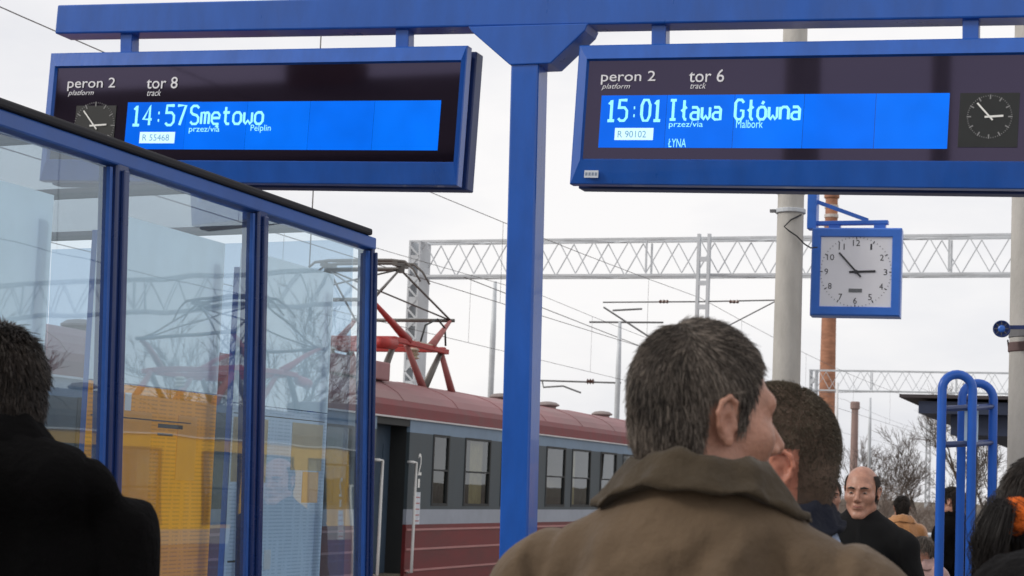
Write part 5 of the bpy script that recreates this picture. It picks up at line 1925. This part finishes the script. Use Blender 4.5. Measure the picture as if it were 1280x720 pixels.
for i in range(n1):
    for j in range(n2):
        g.f.append((i * n2 + j, i * n2 + (j + 1) % n2, ((i + 1) % n1) * n2 + (j + 1) % n2, ((i + 1) % n1) * n2 + j))
g.build('hair_tie', ORB, wp, smooth=True)
g = MB()
Rt = random.Random(4)
for k in range(900):
    o1 = v3(Rt.gauss(0, .009), Rt.gauss(0, .006), Rt.gauss(0, .009))
    o3 = v3(Rt.gauss(0, .017), Rt.gauss(0, .014), Rt.gauss(0, .02))
    pts = [hc_ + o1, hc_ + v3(.006, -.035, .004) + o1 * 1.4, hc_ + v3(.006, -.055, -.05) + o1 * 2, hc_ + v3(.0, -.05, -.13) + o3, hc_ + v3(-.004, -.035, -.21) + o3 * 1.2]
    g.tube([tuple((p * ws) @ WR.T + wo) for p in pts], [.0006, .0006, .0006, .0006, .0003], 3, caps=False)
g.build('ponytail', HAIR_DK, wp, smooth=True)

# --- short person in a fluffy hat, bottom right corner
ah = away(1295)
hp, HR, ho, hs_ = person('short person in a fluffy black hat in the bottom right corner', feet_at(1296, 740, 2.2), ah - .3, 1.50, ah - .3, JK_BLACK,
       'full', HAIR_DK, SCALP_BK, coat=dict(sw=.175, chest=1.0), collar=dict(wide=1.2, top=1.60, drop=.08), n_hair=2500, hair_len=.02, res=.014, hres=.006, seed=10.0)
def hat_sdf(P):
    d = sd_ell(P, (0, -.012, .062), (.100, .118, .094))
    d = smin(d, sd_cap(P, (0, -.10, .0), (0, -.10, .02), .02), .02)
    d = smax(d, -(P[..., 2] - .0), .02)
    return d - .004 * wob(P, 70, 1.0) - .003 * wob(P, 160, 4.0)
HV_, HQ_ = surface_net(hat_sdf, (-.13, -.16, -.03), (.13, .13, .19), .005)
link('hat', np_mesh('hat', (HV_ * hs_) @ HR.T + ho, HQ_), mat('black_plush', (0.008, 0.0075, 0.008), 0.95, 0.3, 60, 0.8, 180, spec=.1), hp, smooth=True)

# --- people farther along the platform
GREYH = attr_mat('grey_brown_hair', (0.05, 0.04, 0.032), (0.24, 0.20, 0.17), 0.6)
ap = away(1034)
person('person with grey-brown hair and black coat half hidden behind the cropped head', feet_at(1036, 612, 11.0), ap + math.pi + .3, 1.70, ap + math.pi + .2, JK_NAVY,
       'full', GREYH, SCALP_DK, coat=dict(sw=.19), collar=dict(wide=1.0, top=1.58, drop=.06), n_hair=3000, hair_rad=.0012, hair_len=.024, res=.014, hres=.005, seed=6.0, eyes=True)
TAN = cloth_mat('tan_fur_cloth', (0.46, 0.22, 0.09), 90, fuzz=.5, bump=.8)
ap = away(1128)
person('person in a tan coat with dark hair walking away behind the balding man', feet_at(1127, 630, 17.0), ap + .2, 1.62, ap + .1, TAN,
       'full', HAIR_DK, SCALP_BK, coat=dict(sw=.19), collar=dict(wide=1.15, top=1.60, drop=.07), n_hair=2500, hair_rad=.0016, hair_len=.026, res=.016, hres=.006, seed=7.0)
PINKC = cloth_mat('dusty_pink_cloth', (0.42, 0.27, 0.25), 200, fuzz=.4)
ap = away(1153)
person('child in a dusty pink jacket left of the tube stand', feet_at(1153, 680, 13.0), ap + math.pi - .5, 1.32, ap + math.pi - .4, PINKC,
       'long', GREYH, mat('scalp_grey', (0.16, 0.13, 0.11), 0.8, 0.2, 40), hs=1.15, coat=dict(sw=.19), collar=dict(wide=1.15, top=1.60, drop=.07), n_hair=2500, hair_rad=.0016, hair_len=.10, grav=.3, lift=.1, jitter=.1, res=.016, hres=.006, seed=8.0, eyes=True)
ap = away(1186)
person('slim person in black standing behind the tube stand', feet_at(1187, 630, 14.5), ap + 1.2, 1.70, ap + 1.2, JK_BLACK,
       'full', HAIR_DK, SCALP_BK, coat=dict(sw=.17, chest=.9), collar=dict(wide=1.0, top=1.60, drop=.06), n_hair=2500, hair_rad=.0014, hair_len=.024, res=.016, hres=.006, seed=9.0)
